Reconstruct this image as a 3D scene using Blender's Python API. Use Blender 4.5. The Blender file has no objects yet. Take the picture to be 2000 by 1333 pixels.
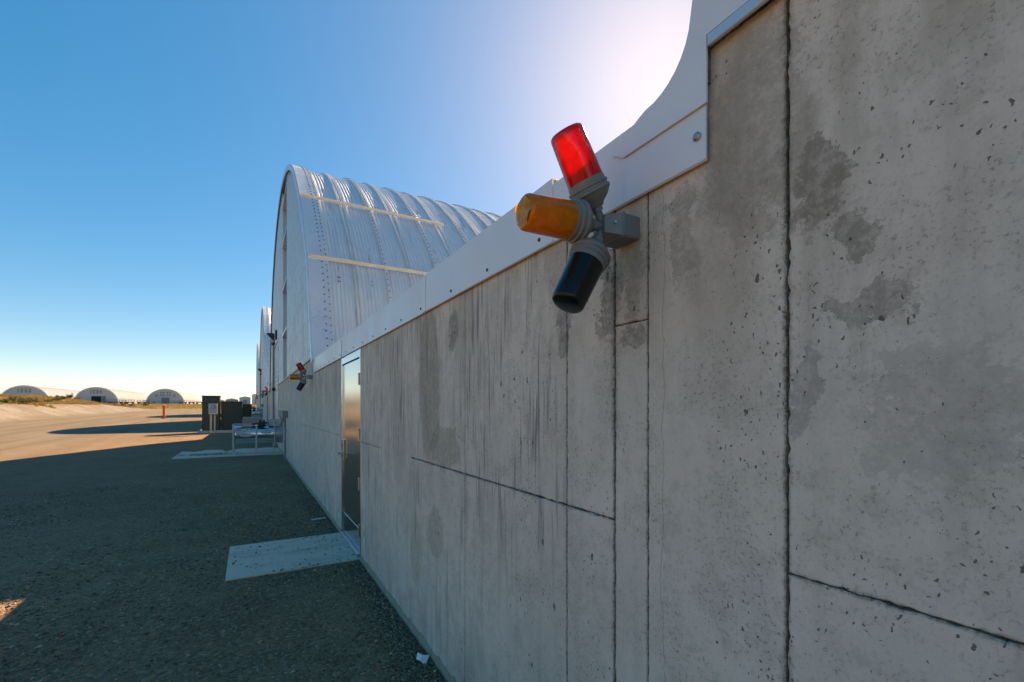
import bpy, math, random
import numpy as np
from mathutils import Vector, Matrix
random.seed(7); RS = np.random.RandomState(11)
S = bpy.context.scene
COL = S.collection
# ------------------------------------------------------------------ camera, sky, sun
EYE = Vector((-1.03, 0.0, 1.62))
cam = bpy.data.cameras.new('camera'); camo = bpy.data.objects.new('camera', cam); COL.objects.link(camo)
camo.location = EYE; camo.rotation_euler = (math.radians(90), 0, math.radians(-30))
cam.sensor_width = 36; cam.lens = 16.0; cam.shift_y = 0.0652
cam.clip_start = 0.02; cam.clip_end = 6000
S.camera = camo
SUN = Vector((0.792, 0.697, 0.742)).normalized()
W = bpy.data.worlds.new('World'); S.world = W; W.use_nodes = True
wn = W.node_tree.nodes; bg = wn['Background']
sky = wn.new('ShaderNodeTexSky'); sky.sky_type = 'NISHITA'; sky.sun_disc = False
sky.sun_elevation = math.asin(SUN.z); sky.sun_rotation = math.atan2(SUN.x, SUN.y)
sky.altitude = 200; sky.air_density = 0.75; sky.dust_density = 0.30; sky.ozone_density = 3.5
hs = wn.new('ShaderNodeHueSaturation'); hs.inputs['Saturation'].default_value = 1.78
gm = wn.new('ShaderNodeGamma'); gm.inputs['Gamma'].default_value = 0.62
W.node_tree.links.new(sky.outputs[0], gm.inputs['Color']); W.node_tree.links.new(gm.outputs[0], hs.inputs['Color'])
W.node_tree.links.new(hs.outputs[0], bg.inputs[0]); bg.inputs[1].default_value = 0.083
sl = bpy.data.lights.new('sun', 'SUN'); sl.energy = 2.6; sl.angle = math.radians(0.5); sl.color = (1, .90, .76)
so = bpy.data.objects.new('sun', sl); COL.objects.link(so); so.rotation_euler = (-SUN).to_track_quat('-Z', 'Y').to_euler()
so.location = SUN * 60
S.view_settings.view_transform = 'Standard'; S.view_settings.look = 'None'
S.view_settings.use_white_balance = True; S.view_settings.white_balance_temperature = 9500; S.view_settings.white_balance_tint = 17
S.view_settings.exposure = 2.25; S.view_settings.gamma = 1; S.cycles.max_bounces = 6; S.cycles.diffuse_bounces = 3; S.cycles.glossy_bounces = 3; S.cycles.transmission_bounces = 5

# ------------------------------------------------------------------ node helper
class NT:
    def __init__(s, name):
        s.m = bpy.data.materials.new(name); s.m.use_nodes = True
        s.t = s.m.node_tree; s.t.nodes.clear()
        s.out = s.t.nodes.new('ShaderNodeOutputMaterial')
        s._pos = None; s.cache = {}
    def node(s, typ, **kw):
        n = s.t.nodes.new(typ)
        for k, v in kw.items(): setattr(n, k, v)
        return n
    def put(s, sock, v):
        if isinstance(v, bpy.types.NodeSocket): s.t.links.new(v, sock)
        elif v is not None: sock.default_value = v
    def math(s, op, a, b=None, c=None, clamp=False):
        n = s.node('ShaderNodeMath', operation=op, use_clamp=clamp)
        for i, v in enumerate((a, b, c)):
            if v is not None: s.put(n.inputs[i], v)
        return n.outputs[0]
    def vmath(s, op, a, b):
        n = s.node('ShaderNodeVectorMath', operation=op)
        s.put(n.inputs[0], a); s.put(n.inputs[1], b)
        return n.outputs['Value'] if op == 'LENGTH' else n.outputs[0]
    @property
    def pos(s):
        if s._pos is None: s._pos = s.node('ShaderNodeNewGeometry').outputs['Position']
        return s._pos
    def sep(s, v):
        n = s.node('ShaderNodeSeparateXYZ'); s.put(n.inputs[0], v); return n.outputs
    def island(s): return s.node('ShaderNodeNewGeometry').outputs['Random Per Island']
    def rnd(s): return s.node('ShaderNodeObjectInfo').outputs['Random']
    def noise(s, scale, detail=4, rough=.55, vec=None, stretch=None, dist=0):
        key = (scale, detail, rough, stretch, dist)
        if vec is None and key in s.cache: return s.cache[key]
        v = vec if vec is not None else s.pos
        if stretch: v = s.vmath('MULTIPLY', v, stretch)
        n = s.node('ShaderNodeTexNoise'); s.put(n.inputs['Vector'], v)
        n.inputs['Scale'].default_value = scale; n.inputs['Detail'].default_value = detail
        n.inputs['Roughness'].default_value = rough; n.inputs['Distortion'].default_value = dist
        if vec is None: s.cache[key] = n.outputs['Fac']
        return n.outputs['Fac']
    def voro(s, scale, vec=None, stretch=None, rand=1.0):
        v = vec if vec is not None else s.pos
        if stretch: v = s.vmath('MULTIPLY', v, stretch)
        n = s.node('ShaderNodeTexVoronoi'); s.put(n.inputs['Vector'], v)
        n.inputs['Scale'].default_value = scale; n.inputs['Randomness'].default_value = rand
        return n.outputs['Distance'], n.outputs['Color']
    def ramp(s, v, lo, hi, a=0.0, b=1.0, smooth=True):
        n = s.node('ShaderNodeMapRange', interpolation_type='SMOOTHSTEP' if smooth else 'LINEAR')
        s.put(n.inputs['Value'], v); s.put(n.inputs['From Min'], lo); s.put(n.inputs['From Max'], hi)
        s.put(n.inputs['To Min'], a); s.put(n.inputs['To Max'], b)
        return n.outputs[0]
    def mix(s, f, a, b, mode='MIX'):
        n = s.node('ShaderNodeMix', data_type='RGBA', blend_type=mode)
        s.put(n.inputs[0], f)
        for i, v in ((6, a), (7, b)):
            if isinstance(v, tuple) and len(v) == 3: v = v + (1,)
            s.put(n.inputs[i], v)
        return n.outputs[2]
    def bump(s, h, strength=.5, dist=.01, normal=None):
        n = s.node('ShaderNodeBump'); s.put(n.inputs['Height'], h)
        n.inputs['Strength'].default_value = strength; n.inputs['Distance'].default_value = dist
        if normal is not None: s.put(n.inputs['Normal'], normal)
        return n.outputs[0]
    def bsdf(s, col, rough=.6, metal=0.0, normal=None, spec=.5, **kw):
        n = s.node('ShaderNodeBsdfPrincipled')
        if isinstance(col, tuple) and len(col) == 3: col = col + (1,)
        s.put(n.inputs['Base Color'], col); s.put(n.inputs['Roughness'], rough); s.put(n.inputs['Metallic'], metal)
        n.inputs['Specular IOR Level'].default_value = spec
        if normal is not None: s.put(n.inputs['Normal'], normal)
        for k, v in kw.items(): s.put(n.inputs[k], v)
        return n.outputs[0]
    def done(s, sh):
        s.t.links.new(sh, s.out.inputs['Surface']); return s.m

def simple(name, col, rough=.5, metal=0.0, var=.12, scale=8, bump=0.0, spec=.5):
    t = NT(name)
    f = t.noise(scale, 5)
    c = t.mix(f, tuple(x*(1-var) for x in col), tuple(min(1, x*(1+var)) for x in col))
    r = t.ramp(t.noise(scale*2.3, 4), .3, .7, max(0, rough-.08), min(1, rough+.08))
    nb = t.bump(t.noise(scale*6, 4), bump, .004) if bump else None
    return t.done(t.bsdf(c, r, metal, nb, spec))

JZ = 1.255
def concrete_material():
    t = NT('cast_concrete')
    X, Y, Z = t.sep(t.pos)
    big = t.noise(1.1, 5, .6); mid = t.noise(5.0, 4, .75); fine = t.noise(31, 4, .8); grit = t.noise(170, 3, .6)
    col = t.mix(t.ramp(big, .35, .65), (.78, .64, .515), (.68, .56, .455))
    # smoother blue-grey cast on the oldest pour (towards low Y)
    col = t.mix(t.ramp(Y, .75, -.1), col, (.69, .585, .485))
    col = t.mix(t.ramp(mid, .42, .72, 0, .45), col, (.48, .39, .31))
    col = t.mix(t.ramp(fine, .50, .72, 0, .40), col, (.76, .655, .55))
    col = t.mix(t.ramp(grit, .55, .75, 0, .35), col, (.34, .30, .265))
    wn1 = t.node('ShaderNodeTexNoise'); t.put(wn1.inputs['Vector'], t.pos); wn1.inputs['Scale'].default_value = 5.5; wn1.inputs['Detail'].default_value = 6; wn1.inputs['Roughness'].default_value = .72
    wp = t.vmath('ADD', t.pos, t.vmath('MULTIPLY', t.vmath('SUBTRACT', wn1.outputs['Color'], (.5, .5, .5)), (0, .24, .30)))
    def blob(cy, cz, ry, rz, k=1.1, e0=.95, e1=1.05, ns=7, det=7):
        d = t.vmath('LENGTH', t.vmath('MULTIPLY', t.vmath('SUBTRACT', wp, (0, cy, cz)), (0, 1/ry, 1/rz)), (0, 0, 0))
        nz = t.math('ADD', t.math('MULTIPLY', t.noise(5 if ns < 8 else 13, 4, .75), .62), t.math('MULTIPLY', t.noise(31, 4, .8), .38))
        v = t.math('ADD', d, t.math('MULTIPLY', t.math('SUBTRACT', nz, .5), k*2))
        return t.math('MULTIPLY', t.ramp(v, 1.10, .92), t.ramp(t.noise(31, 4, .8), .36, .6, .45, 1))
    spk = t.noise(95, 3, .75); clm = t.noise(5.0, 4, .75); mot = t.noise(13, 4, .75)
    col = t.mix(t.math('MULTIPLY', t.ramp(spk, .54, .64), t.ramp(clm, .40, .62, .10, .75)), col, (.27, .23, .19))
    col = t.mix(t.ramp(mot, .52, .66, 0, .42), col, (.50, .41, .32))
    col = t.mix(t.ramp(mot, .46, .34, 0, .35), col, (.80, .68, .56))
    # brown wash along the upper third, broken by noise, in vertical tongues
    wash = t.noise(1.0, 4, .7, stretch=(1, 3.2, .9))
    topm = t.ramp(Z, 1.25, 2.25)
    col = t.mix(t.math('MULTIPLY', t.ramp(wash, .42, .62, 0, .6), topm), col, (.40, .32, .24))
    lowm = t.ramp(Z, .62, .02)
    col = t.mix(t.math('MULTIPLY', t.ramp(t.noise(2.2, 4, .7, stretch=(1, 2.4, .8)), .42, .68, 0, .5), lowm), col, (.27, .235, .19))
    # pale laitance tongues
    pale = t.noise(1.7, 5, .72, stretch=(1, 2.0, 1.0))
    col = t.mix(t.ramp(pale, .55, .68, 0, .5), col, (.78, .67, .565))
    # thin vertical run streaks, strongest between two panels
    st = t.noise(1.0, 3, .55, stretch=(1, 40, 2.2))
    st2 = t.noise(1.0, 3, .5, stretch=(1, 15, 1.5))
    w1 = t.math('MULTIPLY', t.ramp(Y, 1.2, 1.6), t.ramp(t.noise(1.3, 3, .5, stretch=(1, 1.6, .9)), .40, .62))
    w1 = t.math('MULTIPLY', w1, t.ramp(Z, .7, 1.4, .15, 1))
    col = t.mix(t.math('MULTIPLY', t.ramp(st, .51, .64), t.math('MULTIPLY', w1, .85)), col, (.255, .215, .19))
    col = t.mix(t.math('MULTIPLY', t.ramp(st2, .55, .72), t.ramp(Y, 1.3, 3.0, .15, .75)), col, (.32, .28, .235))
    # hard edged damp and brown patches, some of them olive
    for (cy, cz, ry, rz, k, ns, a, c) in (
        (.515, 2.10, .045, .11, .9, 9, .85, (.25, .205, .155)),
        (.46, 1.97, .035, .05, .9, 12, .75, (.25, .205, .155)),
        (.42, 1.82, .075, .045, 1.6, 22, .7, (.26, .22, .175)),
        (.53, 1.66, .03, .09, 1.9, 26, .6, (.27, .235, .195)),
        (.30, 1.62, .12, .12, 2.4, 34, .4, (.29, .26, .22)),
        (1.40, 1.93, .05, .10, .9, 12, .8, (.225, .19, .155)),
        (1.145, 1.99, .042, .17, .9, 12, .8, (.225, .19, .155)),
        (1.03, 1.87, .05, .05, .8, 13, .8, (.23, .195, .155)),
        (1.05, 2.06, .05, .13, .8, 10, .65, (.25, .205, .15)),
        (.84, 2.08, .05, .12, 1.3, 10, .6, (.28, .22, .165)),
        (.66, 2.28, .13, .26, 1.2, 5, .6, (.29, .235, .175)),
        (2.88, 1.78, .20, .52, .6, 3, .6, (.265, .205, .145)),
        (2.48, 2.08, .07, .11, 1.5, 16, .7, (.22, .18, .145)),
        (2.62, 1.36, .25, .12, .9, 6, .55, (.25, .22, .14)),
        (2.78, .80, .14, .16, 1.1, 7, .5, (.27, .225, .165)),
        (3.15, .60, .12, .25, 1.0, 6, .35, (.30, .28, .16)),
        (4.75, 1.1, .18, .35, 1.2, 6, .35, (.28, .23, .18)),
        (3.6, 1.5, .20, .45, 1.2, 5, .35, (.29, .245, .19))):
        col = t.mix(t.math('MULTIPLY', blob(cy, cz, ry, rz, k*.8, ns=ns), min(.9, a*1.05)), col, tuple(q*1.12 for q in c))
    # bug holes in two sizes, denser on the near pours
    hole = None
    wn2 = t.node('ShaderNodeTexNoise'); t.put(wn2.inputs['Vector'], t.pos); wn2.inputs['Scale'].default_value = 60; wn2.inputs['Detail'].default_value = 2
    hp = t.vmath('ADD', t.pos, t.vmath('MULTIPLY', t.vmath('SUBTRACT', wn2.outputs['Color'], (.5, .5, .5)), (0, .016, .034)))
    for sc, lo, rmax, stz, dens in ((9, .70, .10, .5, .46), (24, .74, .17, .55, .46), (80, .5, .24, .8, .42)):
        v = t.vmath('MULTIPLY', t.vmath('ADD', hp, (0, sc*.01, sc*.02)), (0, 1, stz))
        d, c = t.voro(sc, v)
        r_, g_, b_ = t.sep(c)
        clus = t.ramp(t.noise(2.7, 3, .5), dens-.02, dens+.18, .04, 1)
        rad = t.math('MULTIPLY', t.math('MULTIPLY', t.ramp(r_, lo, 1.0, 0, rmax, smooth=False), t.ramp(Y, 4.5, .9, .45, 1)), clus)
        dn = t.math('ADD', d, t.math('MULTIPLY', t.math('SUBTRACT', spk, .5), rmax*1.5))
        h = t.math('LESS_THAN', dn, rad)
        hole = h if hole is None else t.math('MAXIMUM', hole, h)
    col = t.mix(t.math('MULTIPLY', hole, .82), col, (.085, .075, .05))
    # grime that has crept out of the formwork joints
    dirt = None
    for yj, wj, zlo, zhi in ((.568, .010, -1, 9), (.974, .005, -1, 9), (1.117, .011, -1, 9), (1.3735, .006, -1, 9), (2.303, .005, -1, 9), (3.266, .003, -1, 9), (4.132, .004, -1, 9)):
        q = t.ramp(t.math('ABSOLUTE', t.math('SUBTRACT', Y, yj)), 0.0, t.math('MULTIPLY', t.ramp(clm, .3, .7, .4, 2.6, smooth=False), wj), 1, 0)
        dirt = q if dirt is None else t.math('MAXIMUM', dirt, q)
    q = t.ramp(t.math('ABSOLUTE', t.math('SUBTRACT', Z, JZ)), 0.0, t.math('MULTIPLY', t.ramp(clm, .3, .7, .4, 2.4, smooth=False), .009), 1, 0)
    yy_ = t.math('MAXIMUM', t.math('MULTIPLY', t.math('GREATER_THAN', Y, 1.117), t.math('LESS_THAN', Y, 3.27)), t.math('LESS_THAN', Y, .568))
    dirt = t.math('MAXIMUM', dirt, t.math('MULTIPLY', q, yy_))
    col = t.mix(t.math('MULTIPLY', dirt, t.ramp(spk, .36, .62, .25, 1)), col, (.20, .165, .13))
    # one long hairline crack
    cw = t.math('ADD', .915, t.math('ADD', t.math('MULTIPLY', t.math('SUBTRACT', t.noise(3.1, 2, .5, stretch=(0, 0, 1)), .5), .075),
                t.math('MULTIPLY', t.math('SUBTRACT', t.noise(17, 4, .7, stretch=(0, 0, 1)), .5), .03)))
    ck = t.math('LESS_THAN', t.math('ABSOLUTE', t.math('SUBTRACT', Y, cw)), .0009)
    col = t.mix(t.math('MULTIPLY', ck, .6), col, (.16, .12, .09))
    hgt = t.math('ADD', t.math('MULTIPLY', fine, .35), t.math('ADD', t.math('MULTIPLY', grit, .18), t.math('MULTIPLY', hole, -1.3)))
    nb = t.bump(hgt, .55, .004)
    return t.done(t.bsdf(col, t.ramp(mid, .3, .7, .72, .9), 0, nb, .3))

def joint_material():
    t = NT('rough_joint_mortar')
    g = t.noise(160, 4, .7)
    c = t.mix(t.ramp(g, .35, .65), (.10, .085, .07), (.30, .265, .23))
    return t.done(t.bsdf(c, .95, 0, t.bump(g, .9, .006), .1))

def pad_material():
    t = NT('broom_concrete')
    a = t.noise(2.5, 6, .65); b = t.noise(60, 4, .65)
    c = t.mix(a, (.60, .48, .37), (.72, .59, .46))
    c = t.mix(t.ramp(t.noise(1.4, 6, .7, stretch=(1, 4, 1)), .48, .68, 0, .6), c, (.36, .29, .22))
    c = t.mix(t.ramp(b, .55, .75, 0, .5), c, (.36, .35, .33))
    return t.done(t.bsdf(c, .8, 0, t.bump(b, .4, .004), .3))

def ground_material():
    t = NT('packed_gravel')
    at = t.node('ShaderNodeVertexColor', layer_name='zone').outputs['Color']
    pale, grass, tan = t.sep(at)
    d1, c1 = t.voro(42); d2, c2 = t.voro(105); d3, c3 = t.voro(17)
    r1 = t.sep(c1)[0]; r2 = t.sep(c2)[0]
    mac = t.noise(.45, 6, .62); med = t.noise(2.6, 6, .65)
    c = t.mix(t.ramp(mac, .35, .65), (.245, .148, .087), (.305, .19, .115))
    c = t.mix(t.ramp(med, .45, .72, 0, .6), c, (.155, .10, .064))
    c = t.mix(t.ramp(r1, .72, 1.0, 0, .55), c, (.42, .30, .20))
    c = t.mix(t.ramp(r1, .28, .0, 0, .6), c, (.10, .07, .048))
    c = t.mix(t.ramp(r2, .65, 1.0, 0, .45), c, (.34, .24, .16))
    # tyre-rolled dirt of the lane
    trk = t.noise(1.0, 5, .6, stretch=(1.3, .07, 1))
    lane = t.mix(t.ramp(trk, .35, .68), (.175, .134, .094), (.235, .182, .130))
    lane = t.mix(t.ramp(med, .5, .75, 0, .5), lane, (.13, .10, .073))
    c = t.mix(tan, c, lane)
    pl = t.mix(t.ramp(t.noise(.4, 7, .78), .38, .62), (.165, .135, .108), (.26, .22, .18))
    pl = t.mix(t.ramp(t.noise(5, 6, .7, stretch=(.5, 1, 2)), .5, .72, 0, .6), pl, (.14, .11, .085))
    c = t.mix(pale, c, pl)
    gr = t.mix(t.ramp(t.noise(.10, 6, .7), .35, .65), (.27, .175, .065), (.20, .14, .06))
    gr = t.mix(t.ramp(t.noise(.07, 6, .75, stretch=(1, 1.7, 1)), .52, .66, 0, .7), gr, (.14, .14, .055))
    c = t.mix(grass, c, gr)
    hgt = t.math('ADD', t.math('ADD', t.math('MULTIPLY', d1, -.7), t.math('MULTIPLY', d2, -.35)), t.math('ADD', t.math('MULTIPLY', med, 2.0), t.math('MULTIPLY', d3, -.4)))
    return t.done(t.bsdf(c, .92, 0, t.bump(hgt, .8, .016), .06))

def island_mat(name, cols, rough=.9, spec=.2, trans=0.0):
    t = NT(name); r = t.island()
    n = t.node('ShaderNodeValToRGB'); t.put(n.inputs[0], r)
    while len(n.color_ramp.elements) < len(cols): n.color_ramp.elements.new(.5)
    for i, c in enumerate(cols):
        n.color_ramp.elements[i].position = i/(len(cols)-1); n.color_ramp.elements[i].color = c + (1,)
    sh = t.bsdf(n.outputs[0], rough, 0, None, spec)
    if trans:
        tr = t.node('ShaderNodeBsdfTranslucent'); t.put(tr.inputs[0], n.outputs[0])
        mx = t.node('ShaderNodeMixShader'); mx.inputs[0].default_value = trans
        t.put(mx.inputs[1], sh); t.put(mx.inputs[2], tr.outputs[0]); sh = mx.outputs[0]
    return t.done(sh)

def sheet_metal(name, col, rough, metal, stain=0.0, streak=(6, 6, .35)):
    t = NT(name)
    spl = t.noise(3.0, 6, .6)
    c = t.mix(spl, tuple(x*.90 for x in col), tuple(min(1, x*1.06) for x in col))
    tone = t.ramp(t.rnd(), 0, 1, .93, 1.04, smooth=False)
    c = t.mix(1.0, c, t.node('ShaderNodeCombineColor').outputs[0], 'MULTIPLY') if False else c
    if stain:
        s1 = t.noise(1.0, 6, .7, stretch=streak)
        s2 = t.noise(.9, 4, .6)
        c = t.mix(t.math('MULTIPLY', t.ramp(s1, .56, .72), t.math('MULTIPLY', t.ramp(s2, .42, .62), stain)), c, (.17, .145, .105))
        s3 = t.noise(1.0, 5, .7, stretch=(16, .7, .7))
        c = t.mix(t.math('MULTIPLY', t.ramp(s3, .5, .75), stain*.35), c, (.36, .36, .35))
    r = t.ramp(t.noise(2.2, 6, .6), .3, .7, max(.02, rough-.09), rough+.09)
    r = t.math('MULTIPLY', r, tone)
    nb = t.bump(t.noise(1.6, 3, .5), .12, .02)
    return t.done(t.bsdf(c, r, metal, nb, .5))

def lens_material(name, col, trans=.55, deep=.4):
    t = NT(name)
    X, Y, Z = t.sep(t.pos)
    w = t.noise(45, 3, .5)
    c = t.mix(t.ramp(w, .3, .7), tuple(x*.82 for x in col), col)
    tl = t.node('ShaderNodeBsdfTranslucent'); t.put(tl.inputs[0], c)
    rf = t.node('ShaderNodeBsdfRefraction'); t.put(rf.inputs[0], c); rf.inputs['Roughness'].default_value = .18; rf.inputs['IOR'].default_value = 1.12
    m1 = t.node('ShaderNodeMixShader'); m1.inputs[0].default_value = trans; t.put(m1.inputs[1], rf.outputs[0]); t.put(m1.inputs[2], tl.outputs[0])
    df = t.node('ShaderNodeBsdfDiffuse'); t.put(df.inputs[0], c)
    m2 = t.node('ShaderNodeMixShader'); m2.inputs[0].default_value = deep; t.put(m2.inputs[1], m1.outputs[0]); t.put(m2.inputs[2], df.outputs[0])
    gl = t.node('ShaderNodeBsdfGlossy'); gl.inputs['Roughness'].default_value = .09
    fr = t.node('ShaderNodeFresnel'); fr.inputs[0].default_value = 1.45
    m3 = t.node('ShaderNodeMixShader'); t.put(m3.inputs[0], fr.outputs[0]); t.put(m3.inputs[1], m2.outputs[0]); t.put(m3.inputs[2], gl.outputs[0])
    return t.done(m3.outputs[0])

def brushed_steel():
    t = NT('brushed_stainless')
    b = t.noise(1.0, 4, .6, stretch=(1, 160, 1.2))
    c = t.mix(b, (.55, .53, .50), (.70, .68, .65))
    r = t.ramp(b, .3, .7, .12, .24)
    return t.done(t.bsdf(c, r, 1.0, t.bump(b, .05, .002)))

M = {
 'concrete': concrete_material(), 'joint': joint_material(), 'pad': pad_material(), 'ground': ground_material(),
 'toe': simple('dirty_toe', (.33, .265, .19), .9, 0, .3, 14, .5),
 'flash': sheet_metal('painted_flashing', (.80, .785, .775), .42, .08, .10, (6, 3, .6)),
 'roof': sheet_metal('galvalume_roof', (.74, .72, .69), .38, .55, .9, (6, .55, .55)),
 'gable': sheet_metal('galvalume_siding', (.62, .63, .64), .42, .55, .10),
 'trim': sheet_metal('light_trim', (.68, .68, .68), .36, .5),
 'cream': simple('cream_angle', (.60, .57, .51), .6),
 'bolt': simple('dark_bolt', (.10, .10, .11), .5, .6),
 'recess': simple('recess_panel', (.30, .29, .28), .7),
 'bigdoor': sheet_metal('roller_door', (.55, .56, .57), .5, .3),
 'steel': brushed_steel(), 'hinge': simple('hinge_steel', (.45, .43, .40), .35, .9),
 'galv': sheet_metal('galvanised', (.42, .43, .44), .42, .7, .1),
 'duct': sheet_metal('duct_sheet', (.66, .69, .73), .20, .95),
 'boxgrey': simple('grey_cast_metal', (.235, .235, .225), .55, .25, .1, 30, .1),
 'boxlight': simple('light_grey_enamel', (.45, .46, .46), .45, .1),
 'hood': simple('grey_hood', (.24, .25, .25), .45, .4),
 'black': simple('black_enamel', (.02, .02, .022), .45),
 'conduit': simple('grey_conduit', (.20, .215, .23), .5, .3),
 'green': simple('cabinet_green', (.030, .038, .026), .45, 0, .12, 3),
 'greenlid': simple('cabinet_green_edge', (.040, .047, .033), .5),
 'orange': simple('post_orange', (.85, .11, .02), .5, 0, .06), 'white': simple('white_plastic', (.75, .75, .74), .6),
 'yellow': simple('yellow_plastic', (.72, .42, .03), .6), 'redp': simple('red_paint', (.45, .03, .025), .4),
 'labelgreen': simple('label_green', (.03, .16, .11), .5), 'labelwhite': simple('label_white', (.62, .66, .68), .5),
 'labelink': simple('label_ink', (.06, .07, .12), .5),
 'red': lens_material('red_glass', (.80, .03, .055), .7, .25), 'amber': lens_material('amber_glass', (1.0, .32, .006), .8, .5),
 'glasspat': lens_material('amber_glass_pale', (1.0, .44, .02), .95, .6),
 'darkglass': (lambda t: t.done(t.bsdf((.008, .009, .007), .22, 0, None, .3, **{'Coat Weight': .12, 'Coat Roughness': .08})))(NT('dark_green_glass')),
 'stone': island_mat('loose_gravel', [(.08, .058, .04), (.24, .165, .11), (.17, .12, .08), (.34, .24, .16), (.26, .185, .125), (.50, .39, .29)]),
 'grass': island_mat('dry_grass_blades', [(.32, .20, .07), (.22, .145, .05), (.38, .26, .11), (.15, .13, .045)], trans=.35),
 'leaf': island_mat('shrub_leaves', [(.085, .088, .035), (.13, .12, .05), (.20, .15, .06), (.065, .075, .032)], trans=.25),
 'twig': simple('shrub_twig', (.14, .10, .065), .9),
 'shedwhite': simple('far_shed_white', (.62, .62, .62), .6), 'shedtan': simple('far_shed_tan', (.45, .40, .34), .7),
 'shedroof': simple('far_shed_roof', (.50, .52, .54), .5, .4), 'doorshade': simple('interior_shade', (.015, .016, .02), .9),
 'farwin': simple('far_window', (.24, .26, .29), .3), 'fargable': sheet_metal('far_gable_sheet', (.50, .50, .52), .55, .05),
 'farroof': sheet_metal('far_roof_sheet', (.20, .21, .225), .75, 0.0), 'implement': simple('farm_implement_paint', (.13, .12, .12), .6),
 'rubber': simple('tyre_rubber', (.02, .02, .02), .9), 'carred': simple('car_red', (.42, .06, .03), .35),
}

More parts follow.
